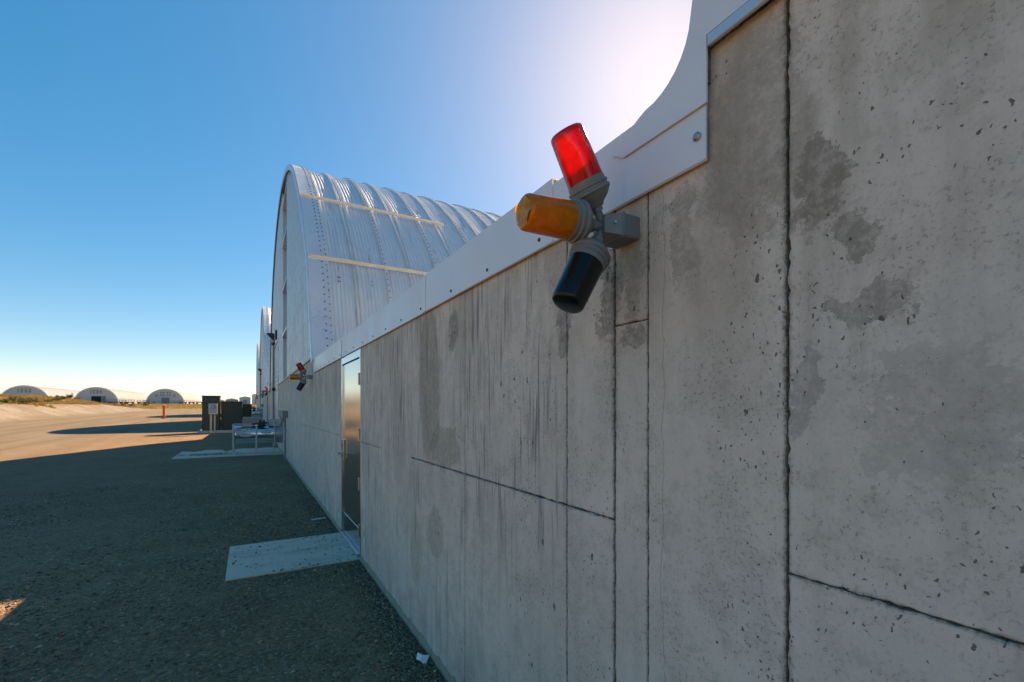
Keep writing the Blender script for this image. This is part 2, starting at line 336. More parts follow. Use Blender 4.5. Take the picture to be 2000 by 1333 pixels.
# ------------------------------------------------------------------ mesh helper
def worigin(o):
    v = Vector((0, 0, 0))
    while o is not None: v += o.location; o = o.parent
    return v
def link(name, me, mat, parent=None, smooth=False):
    o = bpy.data.objects.new(name, me); COL.objects.link(o)
    if mat is not None and not me.materials: me.materials.append(mat)
    if parent is not None: o.parent = parent
    if smooth: me.polygons.foreach_set('use_smooth', [True]*len(me.polygons))
    return o
def tag(o, label=None, cat=None, group=None, kind=None):
    if label: o['label'] = label
    if cat: o['category'] = cat
    if group: o['group'] = group
    if kind: o['kind'] = kind
    return o
def empty(name, loc, label, cat, group=None):
    o = bpy.data.objects.new(name, None); COL.objects.link(o); o.location = loc; o.empty_display_size = .1
    return tag(o, label, cat, group)
class MB:
    def __init__(s): s.v = []; s.f = []
    def add(s, vs, fs):
        b = len(s.v); s.v += [tuple(p) for p in vs]; s.f += [tuple(i+b for i in f) for f in fs]; return s
    def box(s, x0, x1, y0, y1, z0, z1):
        return s.add([(x0,y0,z0),(x1,y0,z0),(x1,y1,z0),(x0,y1,z0),(x0,y0,z1),(x1,y0,z1),(x1,y1,z1),(x0,y1,z1)],
                     [(0,3,2,1),(4,5,6,7),(0,1,5,4),(1,2,6,5),(2,3,7,6),(3,0,4,7)])
    def bbox(s, x0, x1, y0, y1, z0, z1, b=.004):   # box with chamfered edges
        vs = []; c = []
        for sx in (0, 1):
            for sy in (0, 1):
                for sz in (0, 1):
                    X, Y, Z = (x0, x1)[sx], (y0, y1)[sy], (z0, z1)[sz]
                    dx, dy, dz = (b, -b)[sx], (b, -b)[sy], (b, -b)[sz]
                    c.append(len(vs)); vs += [(X, Y+dy, Z+dz), (X+dx, Y, Z+dz), (X+dx, Y+dy, Z)]
        q = lambda a, k: c[a]+k
        I = lambda x, y, z: x*4+y*2+z
        fs = []
        for x in (0, 1): fs.append([q(I(x,0,0),0), q(I(x,1,0),0), q(I(x,1,1),0), q(I(x,0,1),0)][::(1 if x else -1)])
        for y in (0, 1): fs.append([q(I(0,y,0),1), q(I(1,y,0),1), q(I(1,y,1),1), q(I(0,y,1),1)][::(-1 if y else 1)])
        for z in (0, 1): fs.append([q(I(0,0,z),2), q(I(1,0,z),2), q(I(1,1,z),2), q(I(0,1,z),2)][::(1 if z else -1)])
        for x in (0, 1):
            for y in (0, 1): fs.append([q(I(x,y,0),0), q(I(x,y,1),0), q(I(x,y,1),1), q(I(x,y,0),1)][::(1 if x == y else -1)][::-1])
        for x in (0, 1):
            for z in (0, 1): fs.append([q(I(x,0,z),0), q(I(x,1,z),0), q(I(x,1,z),2), q(I(x,0,z),2)][::(1 if x == z else -1)])
        for y in (0, 1):
            for z in (0, 1): fs.append([q(I(0,y,z),1), q(I(1,y,z),1), q(I(1,y,z),2), q(I(0,y,z),2)][::(1 if y == z else -1)][::-1])
        for x in (0, 1):
            for y in (0, 1):
                for z in (0, 1): fs.append([q(I(x,y,z),0), q(I(x,y,z),1), q(I(x,y,z),2)][::(1 if (x+y+z) % 2 else -1)])
        return s.add(vs, fs)
    def lathe(s, p, d, prof, n=20, cap=True):
        p = Vector(p); d = Vector(d).normalized(); a = d.orthogonal().normalized(); b = d.cross(a)
        vs = []
        for (t, r) in prof:
            for i in range(n):
                g = 2*math.pi*i/n; vs.append(p + d*t + (a*math.cos(g)+b*math.sin(g))*r)
        fs = []
        for k in range(len(prof)-1):
            for i in range(n):
                j = (i+1) % n; fs.append((k*n+i, k*n+j, (k+1)*n+j, (k+1)*n+i))
        if cap:
            fs.append(tuple(range(n-1, -1, -1))); fs.append(tuple((len(prof)-1)*n+i for i in range(n)))
        return s.add(vs, fs)
    def cyl(s, p, q, r, n=10, r2=None):
        p = Vector(p); q = Vector(q); return s.lathe(p, q-p, [(0, r), ((q-p).length, r if r2 is None else r2)], n)
    def path(s, pts, r, n=8):
        for a, b in zip(pts, pts[1:]): s.cyl(a, b, r, n)
        return s
    def prism_x(s, poly, x0, x1):   # poly of (y, z), extruded along x
        n = len(poly)
        vs = [(x0, y, z) for y, z in poly] + [(x1, y, z) for y, z in poly]
        fs = [tuple(range(n)), tuple(range(2*n-1, n-1, -1))] + [(i, i+n, (i+1) % n+n, (i+1) % n) for i in range(n)]
        return s.add(vs, fs)
    def prism_y(s, poly, y0, y1):   # poly of (x, z)
        n = len(poly)
        vs = [(x, y0, z) for x, z in poly] + [(x, y1, z) for x, z in poly]
        fs = [tuple(range(n)), tuple(range(2*n-1, n-1, -1))] + [(i, i+n, (i+1) % n+n, (i+1) % n) for i in range(n)]
        return s.add(vs, fs)
    def mesh(s, name, org=Vector((0, 0, 0)), fixn=True):
        me = bpy.data.meshes.new(name)
        me.from_pydata([(x-org.x, y-org.y, z-org.z) for x, y, z in s.v], [], s.f)
        if fixn:
            import bmesh
            bm = bmesh.new(); bm.from_mesh(me); bmesh.ops.recalc_face_normals(bm, faces=bm.faces); bm.to_mesh(me); bm.free()
        me.update(); return me
    def build(s, name, mat, parent=None, smooth=False, auto=None, fixn=True):
        o = link(name, s.mesh(name, worigin(parent), fixn), M[mat] if isinstance(mat, str) else mat, parent, smooth)
        if auto is not None: o.data.polygons.foreach_set('use_smooth', [True]*len(o.data.polygons)); o.data.set_sharp_from_angle(angle=math.radians(auto))
        return o
def copy_tree(o, parent=None, off=(0, 0, 0)):
    c = o.copy(); COL.objects.link(c); c.parent = parent
    if parent is None: c.location = o.location + Vector(off)
    for ch in o.children: copy_tree(ch, c)
    return c

# ------------------------------------------------------------------ ground
def sstep(a, b, x):
    t = np.clip((x-a)/(b-a), 0, 1); return t*t*(3-2*t)
_ph = RS.rand(40, 3)*6.283; _dr = RS.rand(40)*6.283
def wav(x, y, s, n=8, k=0):   # smooth pseudo-noise, about -1..1
    r = 0
    for i in range(n):
        a = _dr[(i+k) % 40]; f = s*(1+.45*i)
        r = r + np.sin((x*np.cos(a)+y*np.sin(a))*f + _ph[(i+k) % 40, 0])/(1+.45*i)
    return r/2.2
def bank_s(x, y):
    return -19.0 - x + .9*wav(x, y, .12, 6, 3) - 1.2*sstep(50, 130, y)
def lane(y): return .0125*np.clip(y-18, 0, 57) + .0035*np.clip(y-75, 0, 70) + .0150*np.clip(y-150, 0, 215)
def gz(x, y):
    x = np.asarray(x, float); y = np.asarray(y, float)
    z = lane(y)
    s = bank_s(x, y)
    tap = 1-sstep(100, 165, y + .35*(x+20))
    h = 1.35*sstep(0, 4.2, s) + 1.55*sstep(3.5, 12, s)*(.85+.4*wav(x, y, .09, 5, 9)) + sstep(2, 8, s)*.16*wav(x, y, .8, 6, 5)
    z = z + np.maximum(h, 0)*tap
    near = np.exp(-np.maximum(0, np.hypot(x+4, y-6)-6)/16.0)
    z = z + (.010*wav(x, y, 3.1, 8, 1) + .014*wav(x, y, 1.1, 6, 12))*near*sstep(0.02, -.6, x)
    return z
def axis(segs):
    out = []
    for a, b, d in segs: out += list(np.arange(a, b, d))
    return np.array(out + [segs[-1][1]])
gx = axis([(-2500, -600, 190), (-600, -160, 22), (-160, -60, 4), (-60, -12, .75), (-12, -5, .25), (-5, .3, .075), (.3, 12, 2.9), (12, 600, 98)])
gy = axis([(-400, -60, 40), (-60, -4, 4), (-4, .8, .4), (.8, 9, .08), (9, 26, .25), (26, 150, .9), (150, 420, 5), (420, 900, 48), (900, 3200, 460)])
XX, YY = np.meshgrid(gx, gy, indexing='ij'); ZZ = gz(XX, YY)
nx, ny = XX.shape
vv = np.stack([XX, YY, ZZ], -1).reshape(-1, 3)
idx = np.arange(nx*ny).reshape(nx, ny)
ff = np.stack([idx[:-1, :-1], idx[1:, :-1], idx[1:, 1:], idx[:-1, 1:]], -1).reshape(-1, 4)
me = bpy.data.meshes.new('ground'); me.from_pydata(vv.tolist(), [], ff.tolist())
me.polygons.foreach_set('use_smooth', [True]*len(me.polygons))
def zones(x, y):
    s = bank_s(x, y); tap = 1-sstep(128, 165, y + .35*(x+20))
    e = s + .8*wav(x, y, .6, 6, 7)
    pale = sstep(.2, .9, e)*(1-sstep(3.4, 5.2, e + 1.2*wav(x, y, .25, 5, 2)))*tap
    grass = sstep(3.3, 5.0, e + 1.2*wav(x, y, .25, 5, 2))*tap + sstep(150, 172, y + .25*x + 3*wav(x, y, .1, 5, 4))*(x < 30)
    grass = np.clip(grass + (1-tap)*sstep(3, 8, e)*sstep(120, 150, y), 0, 1)
    tan = sstep(-3.5, -9, x + .8*wav(x, y, .4, 5, 8))*.85 + sstep(22, 40, y)*.3
    return pale, grass, np.clip(tan, 0, 1)
pz, gzn, tz = zones(vv[:, 0], vv[:, 1])
ca = me.color_attributes.new('zone', 'FLOAT_COLOR', 'POINT')
ca.data.foreach_set('color', np.stack([pz, gzn, tz, np.ones_like(pz)], -1).astype(np.float32).ravel())
tag(link('ground', me, M['ground']), kind='structure')

PITCH = 28.1
# bays along the row: index 0 = this bay, 1, 2 beyond; each a little higher with the lane
LIFT = {-1: 0.0, 0: 0.0, 1: .40, 2: .72, 3: .95}

# concrete pads
def pad(name, x0, x1, y0, y1, z0, z1):
    m = MB(); m.bbox(x0, x1, y0, y1, z0, z1, .008)
    return tag(m.build(name, 'pad'), kind='structure')
pad('door_landing', -1.225, .012, 5.02, 6.19, -.12, .016)
pad('equipment_pad', -3.15, .012, 17.7, 24.6, -.15, .030)
pad('equipment_pad', -3.15, .012, 17.7+PITCH, 24.6+PITCH, .1, .47)

# ------------------------------------------------------------------ cast concrete walls
def jag(a, b, step, amp):
    n = max(2, int(abs(b-a)/step)); return [(a+(b-a)*i/n, RS.uniform(-1, 1)*amp if 0 < i < n else 0) for i in range(n)]
def panel_mesh(poly, amp):
    """poly: corner list (y,z) counter-clockwise; front at x=0, arris chamfer, returns MB"""
    out = []
    for (p, q) in zip(poly, poly[1:]+poly[:1]):
        L = math.hypot(q[0]-p[0], q[1]-p[1]); tx, tz = (q[0]-p[0])/L, (q[1]-p[1])/L
        for s, o in jag(0, L, .015 if L < 4 else .05, amp):
            o2 = o*abs(math.sin(s*7.3+p[0]*5))
            out.append((p[0]+tx*s - tz*o2, p[1]+tz*s + tx*o2, -tz, tx))
    n = len(out); m = MB()
    ch = .0028
    ring0 = [(0.0, y+nx_*ch, z+nz_*ch) for y, z, nx_, nz_ in out]
    ring1 = [(.0035, y, z) for y, z, _, _ in out]
    ring2 = [(.036, y, z) for y, z, _, _ in out]
    fs = [tuple(range(n))]
    for k in range(2):
        fs += [(k*n+i, (k+1)*n+i, (k+1)*n+(i+1) % n, k*n+(i+1) % n) for i in range(n)]
    return m.add(ring0+ring1+ring2, fs)
JZ = 1.255
TOPC, TOPK = 2.455, 2.545
DOOR0, DOOR1, DOORT = 5.0, 6.15, 2.262
#        joint position : half gap
VJ = [(-2.3, 0), (-.62, .004), (.568, .0036), (.974, .0022), (1.117, .0038), (1.3735, .0022), (2.303, .0016), (3.266, .0014), (4.132, .0022), (DOOR0, 0)]
VJ2 = [(DOOR1, 0), (7.02, .0024), (7.99, .0024), (9.73, .0024)] + [(9.73+.91*i, .003) for i in range(1, 12)] + [(20.7, 0)]
SPLIT = {(-2.3): JZ, (-.62): 1.9, .568: JZ, .974: None, 1.117: 'hi', 1.3735: JZ, 2.303: JZ, 3.266: None, 4.132: JZ}
def build_wall():
    w = empty('concrete_wall', (.1, 9.2, 0), 'long stained cast concrete wall with the steel door and signal lights on it', 'wall', 'concrete front walls of the storage row')
    def col(a, b, ga, gb, top, splitz, amp):
        y0, y1 = a+ga, b-gb
        if splitz is None: rs = [(-.06, top)]
        else: rs = [(-.06, splitz-.0020), (splitz+.0020, top)]
        for z0, z1 in rs:
            if a < .76 < b: poly = [(y0, z0), (y1, z0), (y1, TOPC), (.77, TOPC), (.77, z1), (y0, z1)]
            elif a < 8.95 < b: poly = [(y0, z0), (y1, z0), (y1, TOPK), (8.95, TOPK), (8.95, TOPC), (y0, TOPC)]
            else: poly = [(y0, z0), (y1, z0), (y1, z1), (y0, z1)]
            if a < 8.95 < b and splitz is not None and z1 < 2: poly = [(y0, z0), (y1, z0), (y1, z1), (y0, z1)]
            poly = poly if sum(p[0]*q[1]-q[0]*p[1] for p, q in zip(poly, poly[1:]+poly[:1])) > 0 else poly[::-1]
            panel_mesh(poly, amp).build('wall_panel', 'concrete', w)
    for (a, ga), (b, gb) in zip(VJ, VJ[1:]):
        sp = {.568: None, .974: 1.885, 1.117: JZ, -.62: JZ, -2.3: None, 1.3735: JZ, 2.303: JZ, 3.266: None, 4.132: JZ}[a]
        col(a, b, ga, gb, TOPK if b < 1.0 else TOPC, sp, .0036)
    for i, ((a, ga), (b, gb)) in enumerate(zip(VJ2, VJ2[1:])):
        col(a, b, ga, gb, TOPC if b < 8.9 else TOPK, JZ if i < 5 else None, .003)
    m = MB()
    m.box(.03, .28, -2.29, DOOR0-.004, -.3, 2.44); m.box(.03, .28, DOOR1+.004, 20.69, -.3, 2.44)
    m.box(.03, .28, DOOR0-.002, DOOR1+.002, DOORT+.004, 2.43); m.box(.03, .28, -2.29, .765, 2.42, 2.54); m.box(.03, .28, 8.955, 20.69, 2.42, 2.54); m.box(.012, .036, -2.29, .758, 2.50, 3.0); m.box(-.018, .034, .7595, .792, 2.456, 2.62)  # last two strips added behind the sheets to stop sun leaking through the gap
    m.build('wall_core_light_stops', 'joint', w)
    # trowelled toe along the base
    for a, b in ((-2.3, DOOR0-.02), (DOOR1+.02, 20.7)):
        t = MB(); n = int((b-a)/.06); vs = []; fs = []
        for i in range(n+1):
            y = a+(b-a)*i/n; h = .050+RS.uniform(-.012, .012)
            vs += [(-.026+RS.uniform(-.006, .006), y, -.1), (-.022+RS.uniform(-.005, .005), y, h*.6), (-.004, y, h), (.004, y, h)]
        for i in range(n):
            for k in range(3): fs.append((i*4+k, i*4+k+1, i*4+k+5, i*4+k+4))
        t.add(vs, fs); t.build('wall_toe', 'toe', w)
    # form tie plugs
    for (y, z) in ((4.86, .30), (6.40, .25), (7.5, .62), (11, .5)):
        t = MB(); t.lathe((.002, y, z), (-1, 0, 0), [(0, .021), (.006, .019), (.009, .012)], 12)
        p = t.build('tie_plug', 'yellow', w)
        t = MB(); t.bbox(-.004, .002, y-.011, y+.011, z-.085, z-.028, .002); t.build('tie_residue', 'white', p)
        t = MB(); t.bbox(-.004, .002, y-.010, y+.012, z+.022, z+.06, .002); t.build('tie_residue', 'yellow', p)
    return w
wall = build_wall()
for k, lab in ((1, 'concrete wall beyond the green cabinets with a duct heater in front'), (2, 'farthest short piece of concrete wall at the end of the row')):
    c = copy_tree(wall, None, (0, PITCH*k, LIFT[k])); c['label'] = lab

# ------------------------------------------------------------------ steel door
def build_door():
    d = empty('steel_door', (0, 5.575, .016), 'brushed stainless steel door set in the concrete wall', 'door', None)
    f = MB()
    f.bbox(-.006, .05, DOOR0+.002, DOOR0+.048, -.02, DOORT, .002); f.bbox(-.006, .05, DOOR1-.048, DOOR1-.002, -.02, DOORT, .002)
    f.bbox(-.006, .05, DOOR0+.049, DOOR1-.049, 2.168, DOORT, .002)
    f.build('door_frame', 'steel', d)
    l = MB(); l.bbox(.010, .05, DOOR0+.053, DOOR1-.053, .055, 2.160, .003)
    leaf = l.build('door_leaf', 'steel', d)
    k = MB(); k.bbox(.007, .011, DOOR0+.075, DOOR1-.085, .06, .30, .001); k.build('kick_plate', 'steel', leaf)
    s = MB(); s.bbox(-.03, .05, DOOR0+.05, DOOR1-.05, .0, .052, .003); s.build('threshold', 'galv', d)
    for z in (.30, .80, 1.33, 1.93):
        h = MB(); h.cyl((-.012, DOOR0+.050, z-.065), (-.012, DOOR0+.050, z+.065), .009, 10)
        h.bbox(-.0105, .0085, DOOR0+.052, DOOR0+.095, z-.063, z+.063, .001); h.build('hinge', 'hinge', d)
    h = MB(); h.bbox(-.012, .008, DOOR1-.165, DOOR1-.075, .98, 1.22, .004); pl = h.build('lock_plate', 'steel', leaf)
    h = MB(); h.path([(-.01, DOOR1-.12, 1.05), (-.085, DOOR1-.12, 1.05), (-.085, DOOR1-.265, 1.05)], .011, 12)
    h.lathe((-.008, DOOR1-.12, 1.05), (-1, 0, 0), [(0, .03), (.012, .028), (.02, .014)], 16); h.build('lever_handle', 'galv', leaf, auto=40)
    h = MB(); h.lathe((-.008, DOOR1-.12, 1.165), (-1, 0, 0), [(0, .022), (.02, .02), (.024, .012)], 16); h.build('lock_cylinder', 'galv', leaf, auto=40)
    return d
build_door()

# ------------------------------------------------------------------ hangars
_P0 = [(10.05, 2.45), (9.78, 3.1), (9.16, 4.62), (7.78, 6.36), (6.1, 7.86), (4.6, 8.74), (3.1, 9.30), (1.55, 9.62), (0, 9.73)]
_P = [(u, 2.45+(z-2.45)*.96) for u, z in _P0]
def arch_pts(n=46):
    pts = [Vector((-u, z)) for u, z in _P] + [Vector((u, z)) for u, z in _P[-2::-1]]
    out = []
    for i in range(len(pts)-1):
        p0 = pts[max(0, i-1)]; p1 = pts[i]; p2 = pts[i+1]; p3 = pts[min(len(pts)-1, i+2)]
        for k in range(6):
            t = k/6; out.append(.5*((2*p1)+(p2-p0)*t+(2*p0-5*p1+4*p2-p3)*t*t+(3*p1-p0-3*p2+p3)*t*t*t))
    out.append(pts[-1]); return out
ARCH = arch_pts()
_nr = []
for i in range(len(ARCH)):
    tg = (ARCH[min(i+1, len(ARCH)-1)]-ARCH[max(i-1, 0)]).normalized(); _nr.append(Vector((-tg.y, tg.x)))
def arch_z(u):
    ys = [p.x for p in ARCH]; zs = [p.y for p in ARCH]; return float(np.interp(u, ys, zs))
def at_height(z):   # point and normal on the low-Y flank at height z
    for i in range(len(ARCH)//2):
        if ARCH[i].y <= z <= ARCH[i+1].y:
            t = (z-ARCH[i].y)/(ARCH[i+1].y-ARCH[i].y); return ARCH[i].lerp(ARCH[i+1], t), _nr[i].lerp(_nr[i+1], t).normalized()
CYA = 19.0
PW = 1.2
def panel_profile():
    pr = [(0, .0), (.014, .056), (.070, .058), (.088, .0)]
    x = .12
    while x < .50: pr += [(x, 0), (x+.012, .011), (x+.034, .011), (x+.046, 0)]; x += .074
    pr += [(.535, 0), (.555, .05), (.590, .05), (.606, .022), (.622, .05), (.657, .05), (.677, 0)]
    x = .71
    while x < 1.13: pr += [(x, 0), (x+.012, .011), (x+.034, .011), (x+.046, 0)]; x += .074
    pr += [(1.2, 0)]
    return pr
PROF = panel_profile()
def roof_panel_mesh():
    m = MB(); n = len(PROF)
    for p, nn in zip(ARCH, _nr):
        for x, h in PROF: m.v.append((x, p.x+nn.x*h, p.y+nn.y*h))
    for i in range(len(ARCH)-1):
        for k in range(n-1): m.f.append((i*n+k, i*n+k+1, (i+1)*n+k+1, (i+1)*n+k))
    me = m.mesh('roof_panel', fixn=False)
    me.polygons.foreach_set('use_smooth', [True]*len(me.polygons)); me.set_sharp_from_angle(angle=math.radians(16))
    return me
def walk(step, z0, zmax=99, both=False):
    """positions along the low flank spaced by step"""
    acc = 0; out = []; last = None
    for i in range(len(ARCH) if both else len(ARCH)//2+6):
        p = ARCH[i]
        if last is not None:
            L = (p-last[0]).length; s = 0
            while acc+ (L-s) >= step:
                s += step-acc; acc = 0; t = s/L
                q = last[0].lerp(p, t)
                if q.y > z0: out.append((q, last[1].lerp(_nr[i], t).normalized()))
            acc += L-s
        last = (p, _nr[i])
    return out
def bolts_mesh(xs_h, step, z0=2.6, r=.013):
    m = MB()
    for x, h in xs_h:
        for q, nn in walk(step, z0):
            c = Vector((x, q.x+nn.x*h, q.y+nn.y*h)); m.lathe(c, (0, nn.x, nn.y), [(-.004, r), (.010, r*.9)], 6)
    return m.mesh('bolt_row')
RP = roof_panel_mesh()
BM1 = bolts_mesh([(.042, .057)], .155)
BM2 = None
def lap_bolts():
    m = MB()
    for z in (4.15, 6.9):
        for x in (.25, .29, .9):
            for dz in (0, .09):
                q, nn = at_height(z+dz); m.lathe(Vector((x, q.x, q.y)), (0, nn.x, nn.y), [(-.004, .013), (.018, .012)], 6)
    return m.mesh('lap_bolts')
BM2 = lap_bolts()
RP.materials.append(M['roof']); BM1.materials.append(M['bolt']); BM2.materials.append(M['bolt'])
GREC0, GREC1 = -2.85, -.65       # tall recessed bay in the gable, relative to the centre line
DB0, DB1 = 1.72, 6.78            # roller door bay
KN = 2.56
def gable_panel(a, b, z0, zt=None):
    m = MB(); pr = []
    y = a
    k = 0
    while y < b-.02:
        h = .048 if k % 2 == 0 else .022
        pr += [(y, .05), (y+.016, .05-h), (y+.07, .05-h), (y+.086, .05)]; y += .18; k += 1
    pr = [p for p in pr if p[0] <= b] + [(b, .05)]
    n = len(pr)
    zs = 10
    for j in range(zs+1):
        for (yy, x) in pr:
            top = arch_z(yy)-.03 if zt is None else min(zt, arch_z(yy)-.03)
            m.v.append((x, yy, z0+(top-z0)*j/zs))
    for j in range(zs):
        for k in range(n-1): m.f.append((j*n+k, (j+1)*n+k, (j+1)*n+k+1, j*n+k+1))
    return m
def gable_bolts(a, b, z0):
    m = MB(); y = a+.043; k = 0
    while y < b-.05:
        top = arch_z(y)-.15; z = z0+.2+(k % 2)*.3
        while z < top: m.lathe((.0205, y, z), (-1, 0, 0), [(.012, .009), (.024, .008)], 6); z += .62
        y += .36; k += 1
    return m
def local(mb, cx, cy, cz):  # meshes are written around the hangar centre line, keep them local
    return mb
def hangar_proto():
    h = empty('storage_hangar', (0, CYA, 0), 'tall ribbed metal arch hangar rising behind the concrete wall beyond the steel door', 'hangar', 'arched storage hangars in the row')
    def put(name, mb, mat, parent=h, **kw):
        me = mb.mesh(name, fixn=kw.pop('fixn', True)); o = link(name, me, M[mat], parent); return o
    for i in range(22):
        o = link('roof_panel', RP, None, h); o.location = (.27+i*PW, 0, 0)
        if i < 12:
            b = link('bolt_row', BM1, None, o); b['kind'] = 'stuff'
            if i % 2 == 0:
                b = link('lap_bolts', BM2, None, o); b['kind'] = 'stuff'
    # edge trim: flat band with a rolled lip
    m = MB()
    sec = [(-.055, -.09), (-.06, .062), (-.035, .072), (.02, .064), (.29, .064), (.30, .03)]
    n = len(sec)
    for p, nn in zip(ARCH, _nr):
        for x, hh in sec: m.v.append((x, p.x+nn.x*hh, p.y+nn.y*hh))
    for i in range(len(ARCH)-1):
        for k in range(n-1): m.f.append((i*n+k, i*n+k+1, (i+1)*n+k+1, (i+1)*n+k))
    tr = put('edge_trim', m, 'trim', fixn=False); tr.data.polygons.foreach_set('use_smooth', [True]*len(tr.data.polygons)); tr.data.set_sharp_from_angle(angle=math.radians(25))
    b = bolts_mesh([(.225, .064)], .16, 2.7, .016); b.materials.append(M['bolt']); o = link('trim_bolts', b, None, tr); o['kind'] = 'stuff'
    m = MB(); c = .02   # ridge cap
    for s in (-1, 1):
        pass
    rc = [(-.55, arch_z(.55)+.055), (0, arch_z(0)+.10), (.55, arch_z(.55)+.055), (.55, arch_z(.55)+.045), (0, arch_z(0)+.085), (-.55, arch_z(.55)+.045)]
    m.prism_x(rc, .25, .25+22*PW); put('ridge_cap', m, 'trim')
    # cream angle rails
    for z in (4.58, 6.42):
        q, nn = at_height(z); m = MB(); tg = Vector((-nn.y, nn.x))
        for (a, bb, lo, hi) in ((-.028, .028, .060, .070), (-.028, -.018, .070, .115)):
            P = [q+tg*a+nn*lo, q+tg*bb+nn*lo, q+tg*bb+nn*hi, q+tg*a+nn*hi]
            m.prism_x([(p.x, p.y) for p in P], -.02, 3.45)
        put('angle_rail', m, 'cream')
    # gable siding in separate sheets
    edges = [-9.98, -9.1, -8.2, -7.3, -6.4, -5.5, -4.6, -3.7, GREC0]
    for a, bb in zip(edges, edges[1:]):
        o = put('siding_sheet', gable_panel(a+.002, bb-.002, KN), 'gable', fixn=False)
        g = put('siding_bolts', gable_bolts(a, bb, KN), 'bolt', o); g['kind'] = 'stuff'
    edges = [GREC1, .12, .9, DB0]
    for a, bb in zip(edges, edges[1:]):
        o = put('siding_sheet', gable_panel(a+.002, bb-.002, KN), 'gable', fixn=False)
        g = put('siding_bolts', gable_bolts(a, bb, KN), 'bolt', o); g['kind'] = 'stuff'
    edges = [DB0, 2.7, 3.7, 4.7, 5.7, DB1]
    for a, bb in zip(edges, edges[1:]): put('siding_sheet', gable_panel(a+.002, bb-.002, 4.4), 'gable', fixn=False)
    edges = [DB1, 7.6, 8.4, 9.2, 9.98]
    for a, bb in zip(edges, edges[1:]): put('siding_sheet', gable_panel(a+.002, bb-.002, KN), 'gable', fixn=False)
    m = MB(); m.box(.30, .34, GREC0-.02, GREC1+.02, KN-.05, arch_z(GREC0)-.2)
    rec = put('recess_back', m, 'recess')
    m = MB(); m.box(.03, .31, GREC0-.035, GREC0+.0, KN-.05, arch_z(GREC0)-.1); m.box(.03, .31, GREC1, GREC1+.035, KN-.05, arch_z(GREC0)-.02); put('recess_jamb', m, 'gable')
    for z in (4.15, 5.75, 7.35, 8.75):
        m = MB(); m.box(-.004, .29, GREC0, GREC1, z, z+.07); put('recess_bar', m, 'trim')
    m = MB(); m.box(.03, .06, DB0+.05, DB1-.05, -.1, 4.4)
    for i in range(22):
        z = .0+.2*i; m.box(.012, .03, DB0+.05, DB1-.05, z, z+.17)
    put('roller_door', m, 'bigdoor')
    m = MB(); m.box(-.03, .07, DB0, DB0+.06, -.1, 4.45); m.box(-.03, .07, DB1-.06, DB1, -.1, 4.45); m.box(-.03, .07, DB0+.06, DB1-.06, 4.4, 4.45); put('door_jamb', m, 'trim')
    # sill cap between siding and concrete
    m = MB(); m.box(-.03, .12, -10.08, DB0-.01, KN-.02, KN+.012); put('sill_cap', m, 'cream')
    m = MB(); m.box(-.03, .12, DB1+.01, 10.08, KN-.02, KN+.012); put('sill_cap', m, 'cream')
    # far end wall
    m = MB(); ys = [p.x for p in ARCH]; 
    poly = [(p.x*.99, p.y-.05) for p in ARCH] ; m.prism_x(poly[::-1], 26.4, 26.5); m.box(26.4, 26.5, -10, 10, -.3, 2.44); put('rear_wall', m, 'gable')
    for q in (-10.02, 9.8): m = MB(); m.box(.3, 26.5, q, q+.22, -.3, 2.46); put('side_stub_wall', m, 'recess')
    return h
hA = hangar_proto()
for k, lab in ((-1, 'arched metal hangar whose edge rises from the rounded corner plate of the flashing'),
               (1, 'arched metal hangar standing behind the one with two cream rails'), (2, 'farthest and smallest looking arched hangar at the end of the row')):
    c = copy_tree(hA, None, (0, PITCH*k, LIFT[k]) if k > 0 else (.042, -PITCH-.27, .135)); c['label'] = lab
    if k > 0: c.scale = (1, 1, 1.1); c.location.z -= .245
hA['label'] = 'tall ribbed metal arch hangar with two cream rails beyond the steel door'

# unseen slabs between the hangars, added to keep sun from behind the wall
def link_sun_slab(k, lab):
    y0, y1 = .9+PITCH*k, 9.0+PITCH*k; z = LIFT[k] if k >= 0 else 0
    m = MB(); m.box(.285, 26, y0, y1, 2.30+z, 2.38+z); m.box(26, 26.2, y0-2, y1+2, -.3, 2.38+z)
    return tag(m.build('link_sun_slab', 'trim'), lab, 'roof', 'unseen slabs added to block the sun')
link_sun_slab(0, 'unseen flat slab added behind the flashing above the door to block the sun')
link_sun_slab(1, 'unseen flat slab added over the link behind the green cabinets to block the sun')

